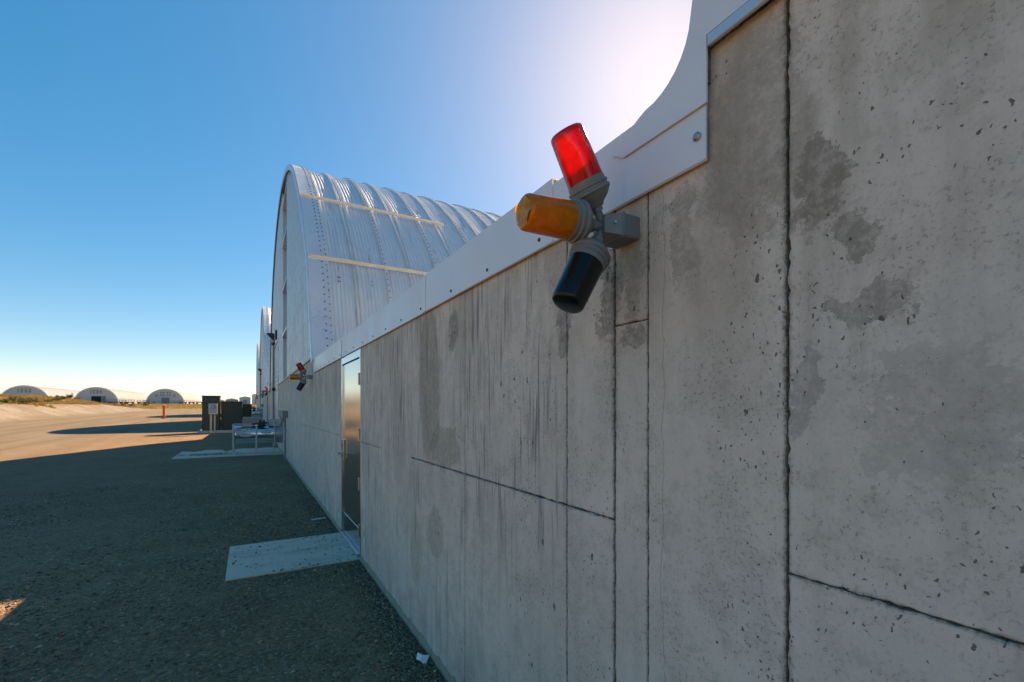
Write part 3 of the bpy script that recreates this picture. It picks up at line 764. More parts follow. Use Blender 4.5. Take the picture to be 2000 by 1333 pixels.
# ------------------------------------------------------------------ flashing on the link wall
def flashing(k=0, lab=''):
    oy, oz = PITCH*k, LIFT[k]
    f = empty('wall_flashing', (0, 4.9+oy, 2.25+oz), lab, 'flashing', 'sheet flashings along the wall tops')
    segs = [(.76, 1.455, 2.258, 2.478, -.020), (1.435, 2.93, 2.258, 2.500, -.023), (2.90, 6.10, 2.258, 2.492, -.020), (6.07, 8.97, 2.258, 2.497, -.023)]
    for i, (a, b, z0, z1, x) in enumerate(segs):
        m = MB()
        prof = [(x+.006, z0-.004), (x, z0), (x, z1), (x+.004, z1+.004), (.18, z1+.012), (.18, z1+.006), (x+.006, z1-.002), (x+.006, z0+.004)]
        nseg = max(2, int((b-a)/.25)); 
        for j in range(nseg+1):
            y = a+(b-a)*j/nseg; w = RS.uniform(-.0012, .0012)
            for (px_, pz_) in prof: m.v.append((px_+w, y+oy, pz_+oz))
        n = len(prof)
        for j in range(nseg):
            for q in range(n): m.f.append((j*n+q, j*n+(q+1) % n, (j+1)*n+(q+1) % n, (j+1)*n+q))
        m.f.append(tuple(range(n))); m.f.append(tuple(nseg*n+q for q in range(n-1, -1, -1)))
        o = m.build('flashing_sheet', 'flash', f)
        bm = MB(); y = a+(.09 if i else .42)
        while y < b-.03:
            bm.lathe((x, y+oy, z0+.035+oz), (-1, 0, 0), [(-.002, .0085), (.003, .0085), (.006, .005)], 8); y += .46
        bm.build('flashing_screw', 'bolt', o)['kind'] = 'stuff'
    m = MB(); m.bbox(-.027, -.02, 2.885+oy, 2.945+oy, 2.256+oz, 2.494+oz, .001); m.build('seam_cover', 'flash', f)
    m = MB(); m.bbox(-.029, -.02, 6.05+oy, 6.11+oy, 2.256+oz, 2.498+oz, .001); m.build('seam_cover', 'flash', f)
    if k == 0:   # corner plate with a rounded inside corner climbing to the next hangar, lapped over the first sheet
        cur = [(.985, 2.480)]
        for i in range(9):
            g = math.radians(i*85/8); cur.append((.955-.155*math.sin(g), 2.49+.17*(1-math.cos(g))))
        edge = cur + [(.782, 2.76), (.742, 2.95), (.655, 3.18)]
        poly = [(.752, 2.395)] + [(1.05, 2.395), (1.10, 2.425)] + edge + [(.52, 3.18), (.52, 2.565), (.752, 2.565)]
        m = MB(); m.prism_x(poly, -.0275, -.0215); cp = m.build('corner_plate', 'flash', f)
        bm = MB()
        for (y, z) in ((.785, 2.325),): bm.lathe((-.021, y, z), (-1, 0, 0), [(-.002, .0115), (.004, .0115), (.008, .007)], 12)
        bm.build('corner_bolt', 'hinge', f)
        m = MB(); m.bbox(-.031, -.02, -1.6, .748, 2.532, 2.562, .002); m.build('drip_edge', 'trim', f)
        m = MB(); m.bbox(-.0268, -.0212, -1.6, .518, 2.564, 3.4, .001); m.build('gable_sheet', 'flash', f)
    return f
flashing(0, 'pale sheet metal flashing running above the steel door')
flashing(1, 'sheet metal flashing on the wall top beyond the green cabinets')

# ------------------------------------------------------------------ three lamp signal fixtures
def signal(y, z, label, n=44):
    f = empty('signal_light', (0, y, z), label, 'signal light', 'three colour signal fixtures on the wall')
    m = MB(); m.bbox(-.062, .002, y-.0525, y+.0525, z-.035, z+.035, .005); box = m.build('junction_box', 'boxgrey', f)
    m = MB(); m.bbox(-.070, -.0625, y-.055, y+.055, z-.0375, z+.0375, .002)
    # tapered hub housing
    p0 = [(-.070, y-.05, z-.033), (-.070, y+.05, z-.033), (-.070, y+.05, z+.033), (-.070, y-.05, z+.033)]
    p1 = [(-.118, y-.026, z-.026), (-.118, y+.026, z-.026), (-.118, y+.026, z+.026), (-.118, y-.026, z+.026)]
    m.add(p0+p1, [(0,1,2,3), (7,6,5,4), (0,4,5,1), (1,5,6,2), (2,6,7,3), (3,7,4,0)])
    cov = m.build('hub_cover', 'boxgrey', f)
    m = MB()
    for yy in (-.042, .042): m.lathe((-.069, y+yy, z+.004), (-1, 0, -.0), [(0, .006), (.004, .0055)], 8)
    m.lathe((-.09, y-.0405, z+.004), (-.45, -.9, 0), [(-.004, .006), (.004, .005)], 8)
    m.build('cover_screw', 'galv', cov)['kind'] = 'stuff'
    m = MB(); m.bbox(-.004, 0.001, y+.0525, y+.082, z-.03, z+.02, .001); m.lathe((-.004, y+.07, z), (-1, 0, 0), [(0, .005), (.003, .005)], 8); m.build('mounting_ear', 'galv', f)
    O = Vector((-.100, y, z))
    for ang, nm in ((60, 'red'), (-2, 'amber'), (-61, 'darkglass')):
        a = math.radians(ang); d = Vector((-math.cos(a), .03 if nm == 'amber' else 0, math.sin(a)))
        s0 = O + d*(.012 if ang != -2 else .004)
        m = MB(); m.lathe(s0, d, [(0, .0135), (.050, .0135)], 16)
        m.lathe(s0, d, [(.036, .021), (.050, .021)], 6)
        m.lathe(s0, d, [(.048, .024), (.056, .028), (.070, .046), (.080, .054), (.086, .058), (.089, .062), (.096, .062), (.099, .0575), (.104, .0575), (.106, .060), (.112, .060), (.114, .0555), (.128, .055), (.130, .050)], n)
        sk = m.build('socket', 'boxgrey', f, auto=32)
        L = .150
        prof = [(.118, .0535), (.128, .0535), (.20, .0515), (.124+L-.010, .0495), (.124+L-.004, .0475), (.124+L, .043), (.124+L+.0015, .036), (.124+L+.003, .02), (.124+L+.0035, .003)]
        m = MB(); m.lathe(s0, d, prof, n+8)
        le = m.build('lens', nm, f, auto=50)
        if nm == 'amber':
            le['label'] = 'amber ribbed glass lens'
            tip = s0+d*(.124+L+.004); u = Vector((0, 0, 1)).cross(d).normalized(); v = d.cross(u)
            m = MB(); K = 16; vs = [tip+d*.001]; fs = []
            for i in range(K):   # moulded rosette on the end of the jar
                g = 2*math.pi*i/K; vs.append(tip+(u*math.cos(g)+v*math.sin(g))*.040+d*(.0035 if (i//2) % 2 else -.004)); fs.append((0, i+1, (i+1) % K+1))
            nv = len(vs); vs += [p-d*.006 for p in vs]; fs += [tuple(j+nv for j in q[::-1]) for q in fs]
            m.add(vs, fs); m.build('lens_rosette', 'glasspat', le)
        elif nm == 'red': le['label'] = 'red ribbed glass lens'
        else: le['label'] = 'very dark green glass lens'
    return f
signal(1.056, 2.167, 'signal light bolted right under the corner of the flashing, big enough to fill a hand')
signal(9.33, 2.20, 'signal light past the steel door at the far end of the flashing')
signal(1.056+PITCH, 2.167+LIFT[1], 'signal light on the wall behind the green cabinets')
signal(9.33+PITCH, 2.20+LIFT[1], 'signal light under the second hangar')
signal(9.33+2*PITCH, 2.25+LIFT[2], 'small far signal light at the end of the row of walls')
bpy.data.objects['signal_light']['label'] = 'large red, amber and dark signal light under the rounded flashing corner'

# ------------------------------------------------------------------ duct heaters
def text_mesh(body, size):
    cu = bpy.data.curves.new('lettering', 'FONT'); cu.body = body; cu.size = size; cu.align_x = 'CENTER'; cu.align_y = 'CENTER'; cu.extrude = .001
    o = bpy.data.objects.new('lettering_source', cu); COL.objects.link(o)
    dg = bpy.context.evaluated_depsgraph_get(); me = bpy.data.meshes.new_from_object(o.evaluated_get(dg))
    bpy.data.objects.remove(o); return me
def heater(y, z0, label):
    h = empty('duct_heater', (-.8, y, z0), label, 'heater', 'galvanised duct heaters standing at the wall')
    ax = z0+.665; R = .30
    m = MB()
    m.lathe((-1.50, y, ax), (1, 0, 0), [(.0, .235), (.02, .30), (.05, .30), (.06, .306), (.09, .306), (.10, .30), (.655, .30), (.66, .308), (.70, .308), (.705, .30), (1.24, .30), (1.245, .308), (1.27, .308)], 40)
    body = m.build('duct_barrel', 'duct', h, auto=35)
    m = MB(); m.lathe((-.225, y, ax), (1, 0, 0), [(0, .302), (.005, .325), (.19, .325), (.24, .325)], 40); m.build('wall_collar', 'galv', h, auto=35)
    m = MB(); m.lathe((-1.515, y, ax), (1, 0, 0), [(0, .20), (.03, .22)], 24); m.build('intake_plate', 'redp', h)
    yf, yb = y-.33, y+.33
    for x in (-1.50, -.815):
        for yy in (yf, yb):
            m = MB(); m.bbox(x-.025, x+.025, yy-.018, yy+.018, z0, ax+.36, .003); m.bbox(x-.045, x+.045, yy-.035, yy+.035, z0-.002, z0+.012, .002); m.build('leg', 'galv', h)
        m = MB(); m.bbox(x-.02, x+.02, yf, yb, ax-.345, ax-.305, .003); m.build('cross_bar', 'galv', h)
    for yy in (yf, yb):
        m = MB(); m.bbox(-.27, -.235, yy-.012, yy+.012, ax-.42, ax+.31, .003); m.build('end_strap', 'galv', h)
    m = MB(); m.bbox(-.30, -.27, y-.05, y+.05, z0, ax-.29, .003); m.build('leg', 'galv', h)
    for yy in (yf, yb):
        m = MB(); m.path([(-1.50, yy, ax+.355), (-1.25, yy, ax+.355)], .018, 8); m.build('top_rail', 'galv', h)
    # hood: tilted control box
    m = MB(); m.prism_y([(-1.25, ax+.40), (-1.22, ax+.60), (-.62, ax+.60), (-.58, ax+.42), (-.80, ax+.385)], y-.22, y+.20); m.build('control_hood', 'hood', h)
    m = MB(); m.bbox(-1.25, -.95, y-.17, y+.17, ax+.27, ax+.40, .006); m.build('hood_base', 'boxlight', h)
    m = MB(); m.bbox(-.44, -.09, y-.20, y+.16, ax+.28, ax+.52, .006); sb = m.build('switch_box', 'boxlight', h)
    m = MB(); m.bbox(-.44, -.10, y-.206, y-.201, ax+.50, ax+.515, .001); m.build('box_lip', 'galv', sb)
    m = MB(); m.path([(-.26, y-.205, ax+.40), (-.14, y-.205, ax+.40)], .006, 6); m.path([(-.24, y-.205, ax+.40), (-.24, y-.205, ax+.33)], .005, 6); m.build('box_latch', 'black', sb)
    # valve train
    m = MB()
    m.path([(-.95, y-.2, ax+.36), (-.75, y-.22, ax+.39), (-.60, y-.22, ax+.36), (-.48, y-.2, ax+.40)], .022, 8)
    m.path([(-.70, y-.22, ax+.30), (-.70, y-.22, ax+.50)], .03, 10); m.path([(-.58, y-.24, ax+.26), (-.58, y-.2, ax+.49)], .035, 10)
    m.path([(-.76, y-.26, ax+.30), (-.52, y-.26, ax+.30)], .026, 8); m.box(-.66, -.60, y-.28, y-.18, ax+.32, ax+.44)
    m.build('valve_train', 'black', h)
    m = MB(); m.lathe((-.505, y-.25, ax+.36), (0, -1, 0), [(0, .075), (.02, .075), (.02, .055), (.0, .055)], 20, cap=False); m.build('gauge_ring', 'black', h)
    m = MB(); m.lathe((-.60, y-.2, ax+.53), (0, 0, 1), [(0, .035), (.03, .03), (.045, .015)], 12); m.build('brass_cap', 'cream', h)
    # oval name plates, one on each barrel
    for (x, zz, w) in ((-1.12, -.02, .20), (-.52, .075, .165)):
        th = math.asin(max(-1, min(1, zz/R))); nn = Vector((0, -math.cos(th), math.sin(th))); up = Vector((0, math.sin(th), math.cos(th)))
        c = Vector((x, y, ax)) + nn*(R+.003)
        def oval(rx, rz, o):
            m = MB(); vs = [c+Vector((1, 0, 0))*rx*math.cos(g)+up*rz*math.sin(g)+nn*o for g in [2*math.pi*i/24 for i in range(24)]]
            n = len(vs); m.add(vs+[v-nn*.004 for v in vs], [tuple(range(n))]+[(i, i+n, (i+1) % n+n, (i+1) % n) for i in range(n)]); return m
        p = oval(w, .062, .003).build('name_plate', 'labelgreen', body)
        oval(w*.93, .050, .0055).build('plate_face', 'labelwhite', p)
        me = text_mesh('LUKUS', .085); rot = Matrix((Vector((1, 0, 0)), up, nn)).transposed().to_4x4()
        me.transform(Matrix.Translation(c+nn*.008-worigin(p)) @ rot); me.materials.clear(); link('lettering', me, M['labelgreen'], p)
    th = math.asin(.17/R); nn = Vector((0, -math.cos(th), math.sin(th))); up = Vector((0, math.sin(th), math.cos(th))); c = Vector((-1.10, y, ax))+nn*(R+.004)
    def card(x0, x1, z0_, z1_, o):
        m = MB(); vs = [c+Vector((x0, 0, 0))+up*z0_+nn*o, c+Vector((x1, 0, 0))+up*z0_+nn*o, c+Vector((x1, 0, 0))+up*z1_+nn*o, c+Vector((x0, 0, 0))+up*z1_+nn*o]
        m.add(vs+[v-nn*.004 for v in vs], [(0,1,2,3), (0,4,5,1), (1,5,6,2), (2,6,7,3), (3,7,4,0)]); return m
    p = card(-.17, .17, -.06, .05, .0015).build('data_plate', 'labelwhite', body)
    for (a, b, q, r) in ((-.15, -.05, .03, .045), (-.02, .05, -.01, .02), (.09, .16, -.01, .025), (-.15, .0, -.045, -.035)):
        card(a, b, q, r, .003).build('print_bar', 'labelink', p)
    return h
heater(18.35, .030, 'duct heater with name plates in front of the grey wall boxes')
heater(18.35+PITCH, .47, 'duct heater beyond the green electrical cabinets')

# wall boxes with conduit beside the heaters
def wall_box(x, y, z, w, hgt, dep, label, down=None, up=None, mat='boxgrey', zg=0):
    e = empty('electrical_box', (0, y, z), label, 'electrical box', 'grey electrical boxes on the walls')
    m = MB(); m.bbox(-dep, .002, y-w/2, y+w/2, z-hgt/2, z+hgt/2, .006); b = m.build('box_body', mat, e)
    m = MB(); m.bbox(-dep-.008, -dep+.002, y-w/2+.01, y+w/2-.01, z-hgt/2+.012, z+hgt/2-.012, .003); m.build('box_cover', mat, b)
    if down is not None:
        m = MB(); m.cyl((-dep/2, y, z-hgt/2+.01), (-dep/2, y, down), .024, 12); m.cyl((-dep/2, y, z-hgt/2-.28), (-dep/2, y, z-hgt/2-.20), .032, 12); m.build('conduit', 'conduit', e)
        for zz in (z-hgt/2-.4, (z+down)/2):
            m = MB(); m.bbox(-dep/2-.03, .001, y-.034, y+.034, zz-.012, zz+.012, .002); m.build('conduit_strap', 'galv', e)
    return e
wall_box(0, 15.62, 1.42, .20, .22, .15, 'grey box on a tall conduit just before the duct heater', down=-.05)
wall_box(0, 16.5, 1.24, .17, .20, .12, 'small dark grey box between the conduit box and the duct heater')
wall_box(0, 17.35, 1.42, .22, .24, .18, 'light grey switch box right above the duct heater collar', down=1.05, mat='boxlight')
for k in (1,):
    wall_box(0, 15.62+PITCH, 1.42+LIFT[k], .2, .22, .15, 'grey box on conduit before the heater beyond the cabinets', down=.3)

# conduit riser, wall pack lamps and small boxes on the gables
def gable_kit(k, labs):
    oy, oz = PITCH*k, LIFT[k]
    e = empty('conduit_riser', (0, 23.7+oy, lane(23.7+oy)), labs[0], 'conduit', 'tall conduit risers on the gables')
    zb = float(lane(np.array(23.7+oy)))
    m = MB(); m.path([(-.06, 23.7+oy, zb-.05), (-.06, 23.7+oy, 4.6+oz)], .045, 10); m.path([(-.06, 23.7+oy, 4.6+oz), (-.02, 23.5+oy, 4.75+oz), (.05, 23.3+oy, 4.78+oz)], .03, 8); m.build('pipe', 'conduit', e)
    for z in (.6, 2.4, 4.5): 
        m = MB(); m.bbox(-.13, .052, 23.62+oy, 23.78+oy, z+oz, z+.14+oz, .004); m.build('pipe_clamp', 'black', e)
    m = MB(); m.bbox(-.16, .03, 23.55+oy, 23.85+oy, zb-.1, .75+oz, .01); m.build('pipe_guard', 'boxlight', e)
    w = empty('wall_lamp', (.03, 24.6+oy, 5.0+oz), labs[1], 'lamp', 'black wedge wall lamps on the gables')
    m = MB(); m.prism_y([(.045, 5.16+oz), (-.30, 5.16+oz), (-.32, 5.12+oz), (-.02, 4.80+oz), (.045, 4.80+oz)], 24.42+oy, 24.78+oy); hb = m.build('lamp_housing', 'black', w)
    m = MB(); m.add([(-.30, 24.45+oy, 5.108+oz), (-.30, 24.75+oy, 5.108+oz), (-.04, 24.75+oy, 4.828+oz), (-.04, 24.45+oy, 4.828+oz)], [(0, 1, 2, 3)])
    m.v = [(x-.008, y, z-.006) for x, y, z in m.v]; m.build('lamp_glass', 'boxlight', hb)
    s = empty('alarm_horn', (.03, 22.0+oy, 4.75+oz), labs[2], 'horn', 'small dark boxes on the gables')
    m = MB(); m.bbox(-.07, .045, 21.88+oy, 22.12+oy, 4.55+oz, 4.95+oz, .01); b = m.build('horn_body', 'black', s)
    m = MB(); m.bbox(-.075, -.069, 21.92+oy, 22.08+oy, 4.6+oz, 4.9+oz, .004); m.build('horn_grille', 'boxgrey', b)
gable_kit(0, ('tall dark conduit riser on the gable of the hangar with cream rails', 'black wedge lamp high on the hangar with cream rails', 'small dark box beside the lamp on the hangar with cream rails'))
gable_kit(1, ('conduit riser on the second hangar gable', 'black wedge lamp on the second hangar gable', 'small dark box on the second hangar gable'))

# ------------------------------------------------------------------ cabinets, meter, delineator
def cabinet(x0, x1, y0, y1, z0, z1, label, ov=.03):
    c = empty('electrical_cabinet', ((x0+x1)/2, (y0+y1)/2, z0), label, 'cabinet', 'dark green electrical cabinets')
    m = MB(); m.bbox(x0, x1, y0, y1, z0, z1-.05, .012); b = m.build('cabinet_body', 'green', c)
    m = MB(); m.bbox(x0-ov, x1+ov, y0-ov, y1+ov, z1-.06, z1, .015); m.build('cabinet_lid', 'greenlid', c)
    m = MB(); m.bbox(x0+.03, x1-.03, y0-.012, y0+.002, z0+.06, z1-.10, .004); d = m.build('cabinet_door', 'green', c)
    m = MB(); m.bbox(x1-.12, x1-.09, y0-.035, y0-.010, (z0+z1)/2-.06, (z0+z1)/2+.06, .004); m.build('door_handle', 'black', d)
    m = MB(); m.bbox(x0+.01, x1-.01, y0+.01, y1-.01, z0-.01, z0+.05, .004); m.build('cabinet_plinth', 'black', c)
    return c
zc = float(lane(np.array(32.0)))
m = MB(); m.bbox(-3.55, -.55, 31.2, 35.0, zc-.2, zc+.13, .015); tag(m.build('cabinet_pad', 'pad'), kind='structure')
ZC = zc+.13
cabinet(-3.38, -2.52, 31.5, 32.5, ZC, ZC+2.02, 'tallest dark green electrical cabinet with the meter in front')
cabinet(-2.47, -1.38, 31.75, 32.9, ZC, ZC+1.70, 'broad dark green electrical cabinet between the tall and the low one')
cabinet(-1.75, -.9, 33.6, 34.6, ZC, ZC+1.55, 'lowest dark green electrical cabinet set back beside the broad one')
e = empty('meter_pedestal', (-2.75, 30.3, zc-.05), 'grey electric meter box on twin posts before the tallest cabinet', 'meter')
zz = float(lane(np.array(30.3)))
for dx in (-.10, .08):
    m = MB(); m.cyl((-2.78+dx, 30.3, zz-.1), (-2.78+dx, 30.3, zz+1.18), .045 if dx < 0 else .032, 12); m.build('post', 'galv', e)
m = MB(); m.bbox(-2.98, -2.57, 30.16, 30.34, zz+1.10, zz+1.70, .01); bx = m.build('meter_box', 'boxlight', e)
m = MB(); m.lathe((-2.76, 30.165, zz+1.52), (0, -1, 0), [(0, .09), (.02, .09), (.03, .075), (.09, .07), (.10, .04)], 20); g = m.build('meter_dial', 'hood', bx, auto=35)
m = MB(); m.lathe((-2.76, 30.065, zz+1.52), (0, -1, 0), [(0, .05), (.004, .05)], 16); m.build('dial_face', 'labelwhite', g)
m = MB(); m.bbox(-2.9, -2.64, 30.15, 30.162, zz+1.13, zz+1.17, .002); m.build('box_hasp', 'white', bx)

def at(px, py, Zd=None, t=None):
    a = (px-1000)/889.0; b = (797-py)/889.0
    F = Vector((.5, .866, 0)); Rr = Vector((.866, -.5, 0))
    return EYE + (F + Rr*a + Vector((0, 0, b)))*t
p = at(320, 821, t=47)
dz = float(gz(p.x, p.y)); e = empty('delineator_post', (p.x, p.y, dz), 'orange plastic delineator post standing on the dirt lane', 'post')
m = MB(); m.lathe((p.x, p.y, dz), (0, 0, 1), [(-.02, .24), (.035, .23), (.07, .12), (.08, .07)], 16); m.build('rubber_base', 'black', e)
m = MB(); m.lathe((p.x, p.y, dz), (0, 0, 1), [(.05, .115), (1.15, .10), (1.2, .13), (1.24, .15), (1.34, .14), (1.36, .08)], 14); b = m.build('post_tube', 'orange', e, auto=40)
for z in (.78, 1.0): m = MB(); m.lathe((p.x, p.y, dz), (0, 0, 1), [(z, .112), (z+.08, .110)], 14); m.build('band', 'orange', b)

# ------------------------------------------------------------------ litter by the wall
m = MB()
pts = [(-.075, 2.74), (-.03, 2.79), (-.045, 2.84), (-.085, 2.86), (-.11, 2.815), (-.10, 2.77)]
n = len(pts); zz = [float(gz(x, y))+.006+.03*abs(math.sin(i*1.7)) for i, (x, y) in enumerate(pts)]
m.add([(x, y, z) for (x, y), z in zip(pts, zz)]+[(-.075, 2.80, .045)]+[(x, y, z-.0015) for (x, y), z in zip(pts, zz)]+[(-.075, 2.80, .0435)],
      [(i, (i+1) % n, n) for i in range(n)]+[(n+1+(i+1) % n, n+1+i, 2*n+1) for i in range(n)])
tag(m.build('paper_scrap', 'white'), 'crumpled white paper scrap on the gravel at the wall base', 'litter')
zz = float(gz(-.15, 7.1)); m = MB(); m.prism_y([(-.26, zz), (-.255, zz+.012), (-.07, zz+.018), (-.065, zz+.004)], 7.10, 7.125)
tag(m.build('wood_stick', 'white'), 'short pale stick lying on the gravel past the door landing', 'stick')

# ------------------------------------------------------------------ loose gravel (uncountable)
def stones(name, xs, ys, zs, rs, mat):
    n = len(xs)
    base = np.array([(1,0,0),(-1,0,0),(0,1,0),(0,-1,0),(0,0,1),(0,0,-1)], float)
    fc = np.array([(0,2,4),(2,1,4),(1,3,4),(3,0,4),(2,0,5),(1,2,5),(3,1,5),(0,3,5)])
    v = base[None]*(1+RS.uniform(-.35, .35, (n, 6, 1))) + RS.uniform(-.18, .18, (n, 6, 3))
    v *= RS.uniform(.6, 1.25, (n, 1, 3))*np.array([1, 1, .62])
    a = RS.uniform(0, 6.28, n); c, s = np.cos(a), np.sin(a)
    t = RS.uniform(-.5, .5, n); ct, st = np.cos(t), np.sin(t)
    y1 = v[:, :, 1]*ct[:, None]-v[:, :, 2]*st[:, None]; z1 = v[:, :, 1]*st[:, None]+v[:, :, 2]*ct[:, None]
    x2 = v[:, :, 0]*c[:, None]-y1*s[:, None]; y2 = v[:, :, 0]*s[:, None]+y1*c[:, None]
    P = np.stack([x2, y2, z1], -1)*rs[:, None, None]+np.stack([xs, ys, zs], -1)[:, None]
    me = bpy.data.meshes.new(name)
    F = (fc[None]+np.arange(n)[:, None, None]*6).reshape(-1, 3)
    me.vertices.add(n*6); me.vertices.foreach_set('co', P.reshape(-1).astype(np.float32))
    me.loops.add(len(F)*3); me.loops.foreach_set('vertex_index', F.reshape(-1).astype(np.int32))
    me.polygons.add(len(F)); me.polygons.foreach_set('loop_start', np.arange(0, len(F)*3, 3, dtype=np.int32))
    me.update(calc_edges=True); me.validate()
    return link(name, me, M[mat])
N = 95000
u = RS.rand(N); yy = .9+11.5*u**1.55
xx = -.035-RS.rand(N)**1.15*(1.2+.75*yy)
clump = wav(xx, yy, 1.7, 6, 6)+.6*wav(xx, yy, 4.0, 6, 15)
keep = (RS.rand(N) < np.clip(.5+.45*clump, .12, 1))
rr = (.0042+.0135*RS.rand(N)**2.6)*(1+.25*np.clip(clump, -1, 1))
onpad = (xx > -1.24) & (yy > 5.0) & (yy < 6.21)
padkeep = RS.rand(N) < .16+.4*np.exp(-(xx+1.23)**2/.004)*(yy < 5.6) + .32*np.clip(1+xx/.30, 0, 1) + .25*np.exp(-(yy-5.02)**2/.002)
keep &= (~onpad) | padkeep
rr = np.where(onpad, rr*.95, rr)
xx, yy, rr, onpad = xx[keep], yy[keep], rr[keep], onpad[keep]
zz = np.where(onpad, .016+rr*.2, gz(xx, yy)+rr*.15)
# loose heap against the wall foot
N2 = 16000
y2 = .9+8*RS.rand(N2)**1.4; x2 = -.03-np.abs(RS.randn(N2))*.11; k2 = ~((y2 > 4.98) & (y2 < 6.2)); x2, y2 = x2[k2], y2[k2]
r2 = .004+.009*RS.rand(len(x2))**1.8
z2 = gz(x2, y2)+.022*np.exp(x2/.12)*RS.rand(len(x2))+r2*.2
o = stones('loose_gravel', np.r_[xx, x2], np.r_[yy, y2], np.r_[zz, z2], np.r_[rr, r2], 'stone')
tag(o, 'dark loose gravel strewn along the foot of the concrete wall', 'gravel', kind='stuff')
# dirt swept over the equipment pad
n3 = 900; x3 = -2.2+RS.randn(n3)*.45; y3 = 18.6+RS.randn(n3)*.25; k3 = (x3 > -3.1) & (x3 < -.1) & (y3 > 17.75) & (y3 < 24); x3, y3 = x3[k3], y3[k3]
r3 = .006+.02*RS.rand(len(x3))**3
tag(stones('pad_dirt', x3, y3, np.full(len(x3), .030)+r3*.1, r3, 'stone'), 'scatter of dark dirt clods on the pale equipment pad', 'dirt', kind='stuff')

# ------------------------------------------------------------------ dry grass and shrubs on the bank
def grass(name, xs, ys, hs, blades, label):
    n = len(xs); B = n*blades
    bx = np.repeat(xs, blades)+RS.randn(B)*.16*np.repeat(hs, blades)*2; by = np.repeat(ys, blades)+RS.randn(B)*.16*np.repeat(hs, blades)*2
    bz = gz(bx, by)-.02; hh = np.repeat(hs, blades)*RS.uniform(.5, 1.15, B); a = RS.uniform(0, 6.28, B); w = .018+.03*np.repeat(hs, blades)
    lean = RS.uniform(0, .55, B)*hh; la = RS.uniform(0, 6.28, B)
    P = np.stack([np.stack([bx-np.cos(a)*w, by-np.sin(a)*w, bz], -1), np.stack([bx+np.cos(a)*w, by+np.sin(a)*w, bz], -1),
                  np.stack([bx+np.cos(la)*lean, by+np.sin(la)*lean, bz+hh], -1)], 1)
    me = bpy.data.meshes.new(name); F = np.arange(B*3)
    me.vertices.add(B*3); me.vertices.foreach_set('co', P.reshape(-1).astype(np.float32))
    me.loops.add(B*3); me.loops.foreach_set('vertex_index', F.astype(np.int32))
    me.polygons.add(B); me.polygons.foreach_set('loop_start', np.arange(0, B*3, 3, dtype=np.int32)); me.update(calc_edges=True)
    return tag(link(name, me, M['grass']), label, 'grass', kind='stuff')
N = 16000; yy = 30+115*RS.rand(N); xx = -21-30*RS.rand(N)**1.3
g = zones(xx, yy)[1]; k = RS.rand(N) < g*.95*(.35+.65*(wav(xx, yy, .35, 6, 11) > -.2)); 
grass('dry_grass', xx[k], yy[k], .22+.30*RS.rand(k.sum())**2, 9, 'golden dry grass covering the top of the dirt bank')
N = 14000; yy = 150+190*RS.rand(N); xx = -140+165*RS.rand(N); g = zones(xx, yy)[1]; k = RS.rand(N) < g
grass('far_dry_grass', xx[k], yy[k], .35+.35*RS.rand(k.sum())**2, 6, 'flat far field of dry yellow grass before the far hangars')
def shrub_mesh(seed, w, h):
    r = np.random.RandomState(seed); m = MB()
    lob = [(r.uniform(-.6, .6)*w, r.uniform(-.6, .6)*w, r.uniform(.25, .75)*h, r.uniform(.28, .5)*w) for _ in range(9)]
    for i in range(520):
        a = lob[r.randint(len(lob))]; d = r.randn(3); d /= np.linalg.norm(d); q = r.rand()**.45
        c = np.array(a[:3])+d*a[3]*q*np.array([1, 1, .8*h/w]); c[2] = max(.03, c[2])
        u_ = r.randn(3); u_ /= np.linalg.norm(u_); v_ = np.cross(u_, d); v_ /= (np.linalg.norm(v_)+1e-6); s = r.uniform(.03, .085)
        m.add([c-u_*s, c+v_*s*.6, c+u_*s, c-v_*s*.6], [(0, 1, 2, 3)])
    t = MB()
    for i in range(9):
        a = lob[i]; t.cyl((a[0]*.1, a[1]*.1, -.08), (a[0], a[1], a[2]), .018, 5, .006)
    return m.mesh('foliage', fixn=False), t.mesh('stem')
SH = [shrub_mesh(s, w, h) for s, w, h in ((1, .75, .62), (2, .95, .7), (3, .6, .75))]
for a, b in SH: a.materials.append(M['leaf']); b.materials.append(M['twig'])
SPOTS = [(14, 50, 0, 1.2), (42, 52, 1, 1.25), (66, 58, 2, 1.15), (90, 66, 0, .9), (108, 72, 1, 1.1), (120, 76, 0, 1.3), (134, 84, 2, 1.3), (150, 92, 1, 1.3), (165, 98, 0, 1.3), (172, 104, 1, 1.2),
         (200, 150, 1, 2.0), (212, 165, 0, 2.2), (228, 170, 1, 2.2), (240, 178, 2, 1.9), (258, 182, 0, 2.0), (282, 190, 1, 2.2), (54, 62, 1, 1.0), (28, 60, 2, 1.1)]
for i, (px, t, k, sc) in enumerate(SPOTS):
    p = at(px, 797, t=t)
    on_bank = t < 120
    e = empty('shrub', (p.x, p.y, float(gz(p.x, p.y))-.03), 'rounded grey green shrub on the grassy dirt bank' if on_bank else 'low green shrub in the flat dry field', 'shrub', 'shrubs on the dirt bank' if on_bank else 'shrubs in the dry field')
    e.rotation_euler = (0, 0, i*1.9); e.scale = (sc, sc, sc)
    link('foliage', SH[k][0], None, e); link('stem', SH[k][1], None, e)

